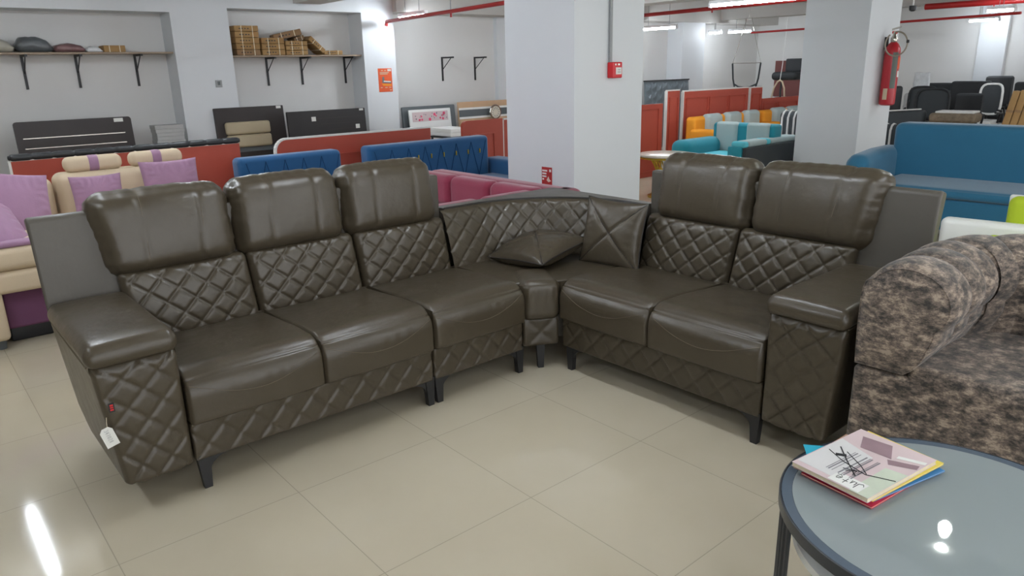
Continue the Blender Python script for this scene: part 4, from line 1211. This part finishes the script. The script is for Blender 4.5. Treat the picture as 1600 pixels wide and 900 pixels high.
# royal blue sofas
def diag_lines(t, x0, x1, z0, z1, y, n, m, r=0.0024):
    b = MB(); w = (x1-x0)/n
    for k in range(n):
        b.tube([(x0+w*k, y, z1-0.02), (x0+w*(k+0.5), y, z0+0.02)], r, 5)
        b.tube([(x0+w*(k+1), y, z1-0.02), (x0+w*(k+0.5), y, z0+0.02)], r, 5)
    return b.build('diagonal_seams', m, t)
M['blue_seam'] = mat('dark_blue_seam', (8, 52, 92), 0.9)
t = thing('blue_sofa', 'royal blue sofa back with zigzag seams, left of the two behind the leather sofa', 'sofa', (-5.35, 2.19, 0), 90, 'two royal blue zigzag sofas')
soft('backrest', (0.465, 0.72, 0.59), (0.93, 0.17, 0.44), 0.04, 'blue_velvet', t); diag_lines(t, 0.06, 0.90, 0.42, 0.79, 0.632, 5, 'blue_seam')
soft('seat', (0.465, 0.34, 0.31), (0.93, 0.66, 0.22), 0.04, 'blue_velvet', t); feet(t, (0.08, 0.85), (0.08, 0.7), 0.2)
t = thing('blue_sofa', 'royal blue sofa with gold buttons, right of the two and nearest the pillar', 'sofa', (-5.35, 3.40, 0), 90, 'two royal blue zigzag sofas')
soft('backrest', (0.70, 0.72, 0.59), (1.42, 0.17, 0.44), 0.04, 'blue_velvet', t); diag_lines(t, 0.05, 1.36, 0.40, 0.78, 0.632, 7, 'blue_seam')
soft('seat', (0.77, 0.34, 0.31), (1.55, 0.66, 0.22), 0.04, 'blue_velvet', t, puff=0.01)
soft('arm', (1.56, 0.42, 0.36), (0.24, 0.78, 0.42), 0.05, 'blue_velvet', t); feet(t, (0.08, 1.60), (0.08, 0.7), 0.2)
for k in range(6): MB().rbox((0.53+0.150*k, 0.629, 0.665), (0.010, 0.012, 0.045), 0.004).build('gold_button', 'gold', t)

# maroon corner sofa
t = thing('maroon_sofa', 'low maroon corner sofa directly behind the leather corner', 'sofa', (-3.56, 3.74, 0))
# long back along Y at the near side, back along X at the far side; seats inside
def seg_seams(t, pts, m): MB().tube(pts, 0.004, 5).build('seam', m, t)
soft('near_back', (-0.10, -0.73, 0.38), (0.20, 1.45, 0.53), 0.07, 'maroon', t)
soft('far_back', (-0.86, -0.12, 0.38), (1.72, 0.20, 0.53), 0.07, 'maroon', t)
for k in range(3):
    if k < 2: soft('back_cushion', (-0.26, -0.50-0.52*k, 0.52), (0.16, 0.50, 0.24), 0.06, 'maroon', t)
    soft('back_cushion', (-0.44-0.50*k, -0.28, 0.53), (0.50, 0.16, 0.25), 0.06, 'maroon', t)
soft('seat', (-0.62, -0.73, 0.26), (0.90, 1.42, 0.22), 0.04, 'maroon', t); soft('seat', (-1.38, -0.62, 0.26), (0.66, 0.80, 0.22), 0.04, 'maroon', t)
feet(t, (-0.08, -1.62), (-0.08,), 0.15); feet(t, (-0.08,), (-1.36,), 0.15)

# gold pedestal table
t = thing('gold_table', 'round marble-topped table on a brass wire hourglass base', 'table', (-5.25, 6.80, 0))
MB().lathe([(0.30, 0.470), (0.315, 0.475), (0.315, 0.492), (0.30, 0.497)], 48).build('marble_top', 'marble', t)
MB().lathe([(0.30, 0.448), (0.32, 0.452), (0.32, 0.470), (0.30, 0.470)], 48).build('brass_rim', 'gold', t)
for k in range(20):
    a = 2*PI*k/20
    MB().tube([(0.17*math.cos(a+0.7), 0.17*math.sin(a+0.7), 0.45), (0.075*math.cos(a+0.2), 0.075*math.sin(a+0.2), 0.26), (0.15*math.cos(a-0.5), 0.15*math.sin(a-0.5), 0.02)], 0.007, 6).build('brass_rod', 'gold', t)
MB().lathe([(0.13, 0.0), (0.19, 0.0), (0.19, 0.02), (0.13, 0.022)], 32).build('base_ring', 'gold', t)

# teal sofa, faces -Y
t = thing('teal_sofa', 'teal sofa with pale grey back panels beyond the pillar gap', 'sofa', (-5.52, 7.22, 0))
soft('arm', (0.14, 0.38, 0.36), (0.27, 0.80, 0.48), 0.09, 'teal', t)
soft('seat', (0.60, 0.36, 0.32), (0.72, 0.72, 0.24), 0.05, 'aqua', t)
soft('backrest', (0.545, 0.78, 0.53), (0.83, 0.20, 0.48), 0.04, 'teal', t)
for k in range(2): soft('grey_back_panel', (0.34+0.42*k, 0.70, 0.60), (0.30, 0.10, 0.37), 0.04, 'palegrey', t, puff=0.01)
def slope(q, n, p):
    p = p.copy(); return p
soft('dark_side', (0.985, 0.61, 0.30), (0.04, 1.12, 0.52), 0.01, 'charcoal', t)
for k, (a, b_, m) in enumerate(((0.05, 0.14, 'aqua'), (0.14, 0.52, 'palegrey'), (0.52, 0.60, 'aqua'), (0.60, 1.18, 'palegrey'))):
    soft('arm_top', (0.90, (a+b_)/2, 0.590), (0.18, b_-a+0.01, 0.07), 0.03, m, t)
soft('arm_front', (0.87, 0.06, 0.32), (0.18, 0.06, 0.50), 0.02, 'teal', t)
feet(t, (0.08, 0.85), (0.08, 0.75), 0.12)
# striped armchair behind teal sofa
def striped(label, loc, rz=0, sc=1.0):
    t = thing('striped_chair', label, 'armchair', loc, rz, 'black and white striped armchairs'); t.scale = (1, 1, sc)
    soft('seat', (0.28, 0.3, 0.32), (0.56, 0.55, 0.2), 0.05, 'charcoal', t)
    soft('backrest', (0.28, 0.52, 0.60), (0.56, 0.12, 0.52), 0.055, 'charcoal', t)
    for k in range(6):
        MB().tube([(0.06+0.085*k, 0.455, 0.37), (0.06+0.085*k, 0.452, 0.78), (0.065+0.085*k, 0.475, 0.845), (0.065+0.085*k, 0.52, 0.866), (0.065+0.085*k, 0.57, 0.850)], 0.014, 8).build('pale_stripe', 'stripe_w', t)
    feet(t, (0.06, 0.5), (0.08, 0.5), 0.23)
    return t
striped('striped armchair behind the teal sofa at the left of the far pillar', (-5.12, 8.45, 0), -4)
striped('striped armchair in the gap between the far pillar and the blue sofa', (-4.02, 8.95, 0), 0, 0.82)

# orange sofas, face +X
def orange(label, y0, n, w, loc_x=-5.5, arm=0.22):
    W_ = n*w+0.0
    t = thing('orange_sofa', label, 'sofa', (loc_x, y0, 0), 90, 'orange sofas with pale grey backs')
    soft('arm', (arm/2, 0.33, 0.38), (arm, 0.62, 0.46), 0.04, 'orange', t)
    soft('seat', (arm+W_/2, 0.30, 0.34), (W_, 0.56, 0.24), 0.05, 'orange', t)
    soft('backrest', (arm/2+W_/2+0.06, 0.68, 0.54), (W_+0.22, 0.16, 0.46), 0.05, 'orange', t)
    for k in range(n): soft('grey_back_panel', (arm+0.02+w*(k+0.5), 0.61, 0.60), (w*0.74, 0.14, 0.40), 0.06, 'palegrey', t, puff=0.02)
    feet(t, (0.05, arm+W_-0.05), (0.06, 0.7), 0.15)
    return t
orange('three-seat orange sofa with grey backs in front of the red panels', 8.45, 3, 0.48)
orange('second orange sofa farther right, partly hidden by the pillar', 10.22, 2, 0.46, arm=0.18)

# hanging frame and framed board with chair near the far wall
t = thing('hanging_chair_frame', 'dark U-shaped chair frame hung by thin chains above the red panels', 'chair frame', (-8.03, 12.75, 1.03))
MB().cyl((-0.30, 0, 0.435), (0.31, 0, 0.435), 0.007, n=8).build('top_bar', 'chrome', t)
for s in (-1, 1):
    MB().tube([(0.30*s, 0, 0.43), (0.27*s, 0, 0.15), (0.23*s, 0, 0.0)], 0.016, 8).build('side_tube', 'charcoal', t)
    MB().tube([(0.30*s, 0, 0.435), (0.16*s, 0, 0.86), (0.05*s, 0, 1.25)], 0.004, 5).build('chain', 'chrome', t)
MB().tube([(-0.24, 0, 0.05), (-0.12, -0.03, 0.0), (0, -0.04, -0.01), (0.12, -0.03, 0.0), (0.24, 0, 0.05)], 0.016, 8).build('bottom_bow', 'charcoal', t)
MB().cyl((0, 0, 1.24), (0, 0, 1.59), 0.004, n=6).build('hanging_cord', 'chrome', t)
t = thing('display_board', 'maroon board on the back wall behind a hung black chair', 'board', (-8.40, 14.95, 1.13))
MB().box((-0.30, -0.02, -0.37), (0.40, 0.03, 0.365)).build('board', 'brownwall', t, smooth=False)
t = thing('office_chair', 'black office chair on a stand before the maroon board', 'office chair', (-7.88, 14.2, 0.0))
soft('backrest', (0, 0.1, 1.40), (0.42, 0.08, 0.26), 0.03, 'blackfab', t); soft('seat', (-0.02, -0.1, 1.20), (0.56, 0.44, 0.16), 0.07, 'blackfab', t)
for s in (-1, 1): MB().tube([(0.22*s, 0, 1.14), (0.24*s, 0, 0.9), (0.20*s, 0, 0.0)], 0.02, 8).build('leg', 'charcoal', t)
MB().tube([(0.24, -0.1, 1.24), (0.24, 0.05, 1.38), (0.21, 0.1, 1.45)], 0.012, 6).build('arm', 'blackfab', t)
t = thing('cane_hoop', 'pale cane hoop hanging on a white cord before the maroon board', 'hoop', (-7.80, 13.6, 0.0))
MB().tube([(-0.16, 0, 0.80), (-0.12, 0, 0.98), (-0.05, 0, 1.10), (0.0, 0, 1.13), (0.05, 0, 1.10), (0.10, 0, 0.98), (0.12, 0, 0.80)], 0.016, 8).build('hoop', 'cream', t)
MB().tube([(0, 0, 1.13), (0.03, 0, 1.45), (0.06, 0, 2.35)], 0.006, 6).build('cord', 'white', t)

# ------------------------------------------------------------------ steel blue sofa at right, faces -Y
t = thing('steel_blue_sofa', 'steel blue three-seat sofa behind the leather sofa at right', 'sofa', (-3.02, 6.50, 0), 2)
SW = 2.3
def bseam(q, n, p):
    p = p.copy()
    if n.y < 0.3 and q.y < 0.05:
        for s in (-0.80, -0.28, 0.25, 0.78):
            p -= n*0.004*math.exp(-((q.x-s)/0.008)**2)
    return p
soft('backrest', (0.10+SW/2, 0.84, 0.60), (SW, 0.26, 0.60), 0.06, 'blue_mid', t, res=(0.02, 0.08, 0.06), fn=bseam)
soft('seat', (0.14+SW/2, 0.38, 0.395), (SW-0.1, 0.72, 0.085), 0.04, 'blue_mid', t, puff=0.01)
soft('base', (0.14+SW/2, 0.40, 0.235), (SW-0.1, 0.70, 0.225), 0.02, 'blue_mid', t)
soft('lower_rail', (0.14+SW/2, 0.42, 0.10), (SW-0.1, 0.66, 0.04), 0.015, 'blue_mid', t)
def aslope(q, n, p):
    p = p.copy()
    if q.z > 0: p.z -= 0.05*max(0, -q.x/0.13)**2*0.5 + 0.03*max(0, -q.y/0.4)
    return p
soft('arm', (0.06, 0.44, 0.42), (0.20, 0.84, 0.54), 0.08, 'blue_mid', t, res=0.04, fn=aslope)
feet(t, (0.05, 2.2), (0.1, 0.85), 0.16)

# lime and white sofa at the right edge
t = thing('lime_sofa', 'lime green and white low sofa at the right edge behind the mottled sofa', 'sofa', (-1.66, 4.55, 0), 6)
soft('white_frame', (0.85, 0.58, 0.27), (1.70, 0.10, 0.43), 0.04, 'white', t)
soft('white_frame_base', (0.85, 0.28, 0.16), (1.60, 0.50, 0.14), 0.03, 'white', t)
soft('lime_seat', (0.92, 0.26, 0.335), (1.30, 0.50, 0.18), 0.05, 'lime', t)
soft('lime_back', (0.82, 0.70, 0.50), (0.98, 0.12, 0.27), 0.05, 'lime', t)
soft('white_back_shell', (0.80, 0.785, 0.40), (0.97, 0.04, 0.46), 0.015, 'white', t)
feet(t, (0.1, 1.6), (0.08, 0.6), 0.10, 'chrome')

# ------------------------------------------------------------------ office chairs in the far right corner
OG = 'office chairs crowded in the far right corner'
def office_chair(label, x, y, top, w, rz=0, style='pad', m='blackfab', headrest=False, seat=0.50):
    t = thing('office_chair', label, 'office chair', (x, y, 0), rz, OG)
    h = top-seat-0.10
    def curve(q, n, p):
        p = p.copy(); p.y -= 0.10*(q.x/w*2)**2*0.5; return p
    if style == 'mesh':
        pts = []
        for k in range(25):
            a = 2*PI*k/24; c, s = math.cos(a), math.sin(a)
            pts.append((w/2*(abs(c)**0.5)*(1 if c > 0 else -1), 0.18-0.03*abs(c), seat+0.12+h/2+h/2*(abs(s)**0.5)*(1 if s > 0 else -1)))
        MB().tube(pts[:-1], 0.018, 8, closed=True).build('back_frame', m, t)
        MB().rbox((0, 0.17, seat+0.12+h/2), (w-0.03, 0.012, h-0.03), 0.005, 0.06).build('mesh_back', 'charcoal', t)
    else:
        MB().rbox((0, 0.18, seat+0.10+h/2), (w, 0.09, h), 0.044, 0.06, curve).build('backrest', m, t)
    if headrest: MB().rbox((0, 0.14, top+0.02), (w*0.75, 0.07, 0.16), 0.034, 0.05, curve).build('headrest', m, t)
    MB().rbox((0, -0.05, seat), (w, 0.46, 0.09), 0.04, 0.08).build('seat_pad', 'blackfab' if m != 'white' else 'white', t)
    for s in (-1, 1):
        MB().tube([(s*(w/2+0.02), 0.02, seat), (s*(w/2+0.05), 0.0, seat+0.18), (s*(w/2+0.05), -0.22, seat+0.20)], 0.016, 8).build('armrest', 'black', t)
    MB().cyl((0, 0, 0.10), (0, 0, seat-0.04), 0.028, n=12).build('gas_column', 'black', t)
    for k in range(5):
        a = 2*PI*k/5+0.3
        g = MB().tube([(0, 0, 0.12), (0.28*math.cos(a), 0.28*math.sin(a), 0.07)], [0.025, 0.014], 8).build('base_spoke', 'black', t)
        MB().lathe([(0.02, 0.0), (0.028, 0.012), (0.028, 0.04), (0.02, 0.055)], 10, T=Matrix.Translation((0.28*math.cos(a), 0.28*math.sin(a), 0.0))).build('caster', 'black', g)
    return t
def at12(u, yy): return u*yy/12.0
office_chair('black leather office chair beside the fire extinguisher', -5.42, 12.9, 1.04, 0.42, 25, m='blackleather')
office_chair('black mesh-backed office chair with rounded frame, front of the group', -4.28, 11.5, 1.02, 0.46, -4, 'mesh')
office_chair('black office chair just left behind the mesh-backed one', -4.75, 12.5, 1.02, 0.40, 12, 'mesh')
office_chair('black office chair with wide back in the rear row', -5.20, 14.3, 1.05, 0.46, 10, m='blackfab')
office_chair('widest black office chair in the middle of the rear row', -4.45, 13.5, 1.10, 0.62, -6, m='blackfab')
office_chair('small black office chair right of the mesh-backed one', -3.93, 12.0, 0.97, 0.36, 8, m='blackfab')
office_chair('white-framed office chair wrapped in plastic', -3.98, 13.0, 1.05, 0.30, 4, 'mesh', 'white')
office_chair('tallest black leather office chair in the rear row', -4.365, 14.55, 1.155, 0.43, -3, m='blackleather')
office_chair('black office chair right of the tallest one', -3.755, 13.9, 1.075, 0.44, -10, m='blackfab')
office_chair('white-backed office chair behind the leaning cartons', -3.35, 12.4, 0.98, 0.38, -6, m='white')
office_chair('black office chair cut by the right picture edge', -3.17, 13.2, 1.09, 0.34, -8, m='blackfab', headrest=True)
t = thing('wrapped_stool', 'plastic-wrapped seat standing behind the chairs by the extinguisher', 'stool', (-5.35, 14.0, 0), 0)
MB().rbox((0, 0, 1.10), (0.26, 0.06, 0.26), 0.028, 0.03, lambda q, n, p: p+n*0.02*fbm(q, 18)).build('wrapped_back', 'plasticwrap', t)
MB().rbox((0, -0.1, 0.75), (0.34, 0.34, 0.28), 0.06, 0.05, lambda q, n, p: p+n*0.02*fbm(q, 14)).build('wrapped_seat', 'plasticwrap', t)
for s in (-1, 1):
    for q in (-0.22, 0.04): MB().cyl((s*0.13, q, 0), (s*0.13, q, 0.64), 0.012, n=8).build('leg', 'chrome', t)
t = thing('black_divan', 'black sofa arm with pale top edge between pillar and office chairs', 'sofa', (-4.55, 10.9, 0), 12)
soft('arm', (0.0, 0.0, 0.42), (0.95, 0.16, 0.68), 0.05, 'charcoal', t, fn=lambda q, n, p: p+Vector((0, 0, 0.07*q.x if q.z > 0 else 0)))
MB().tube([(-0.42, -0.07, 0.735), (0, -0.07, 0.775), (0.42, -0.07, 0.805)], 0.010, 6).build('pale_edge', 'stripe_w', t)
feet(t, (-0.4, 0.4), (0,), 0.09)
M['floral'] = mat('brown_floral_brocade', (112, 98, 80), 0.7, var=(26, 0.6), bump=(40, 0.3))
t = thing('brocade_bench', 'brown floral brocade bench seat behind the steel blue sofa', 'bench', (-3.72, 11.0, 0), 4)
soft('seat', (0, 0, 0.70), (0.56, 0.36, 0.13), 0.05, 'floral', t)
soft('pale_top', (0.02, 0, 0.775), (0.46, 0.3, 0.03), 0.012, 'stripe_w', t)
feet(t, (-0.22, 0.22), (-0.12, 0.12), 0.64)
for k in range(3):
    t = thing('long_carton', ('left', 'middle', 'right')[k]+' of three tall brown cartons leaning together at the right', 'carton', (-3.205+0.085*k, 11.0+0.01*k, 0), 0, 'tall cartons leaning at the right')
    t.rotation_euler = (0, R(9), 0)
    MB().rbox((0, 0, 0.53+0.01*k), (0.075, 0.16, 1.06), 0.006, 0.1).build('box', 'card', t)
    for z_ in (0.3, 0.8): MB().box((-0.0385, -0.082, z_), (0.0385, 0.082, z_+0.03)).build('tape', 'card2', t, smooth=False)
t = thing('security_camera', 'small dark dome camera under the ceiling right of the far pillar', 'camera', (-4.6, 11.4, 2.15))
MB().lathe([(0.02, -0.045), (0.045, -0.03), (0.05, 0.0), (0.05, 0.03)], 16).build('dome', 'black', t)
MB().cyl((0, 0, 0.03), (0, 0, 0.47), 0.012, n=8).build('stem', 'white', t)

# ------------------------------------------------------------------ camera, world, exposure
cam = bpy.data.cameras.new('camera'); co = bpy.data.objects.new('camera', cam); COL.objects.link(co)
cam.sensor_width = 36; cam.lens = 1137.855*36/1600; cam.clip_start = 0.05; cam.clip_end = 100
p, r, y = 0.292263549, 0.0241024597, 2.43829349
cy, sy = math.cos(y), math.sin(y)
fwd = Vector((cy*math.cos(p), sy*math.cos(p), -math.sin(p))); right = Vector((sy, -cy, 0)); down = fwd.cross(right)
c_, s_ = math.cos(r), math.sin(r)
r2 = right*c_+down*s_; d2 = -right*s_+down*c_
m4 = Matrix(((r2.x, -d2.x, -fwd.x, 0), (r2.y, -d2.y, -fwd.y, 0), (r2.z, -d2.z, -fwd.z, 1.46178), (0, 0, 0, 1)))
co.matrix_world = m4
scene.camera = co
w = bpy.data.worlds.new('showroom_ambient'); scene.world = w; w.use_nodes = True
bg = w.node_tree.nodes['Background']; bg.inputs[0].default_value = (0.95, 0.97, 1.0, 1); bg.inputs[1].default_value = 1.3  # even ambient fill through the open sides, added for brightness
scene.view_settings.view_transform = 'Standard'; scene.view_settings.look = 'None'
scene.view_settings.gamma = 1; scene.view_settings.use_curve_mapping = False
scene.view_settings.exposure = 1.06
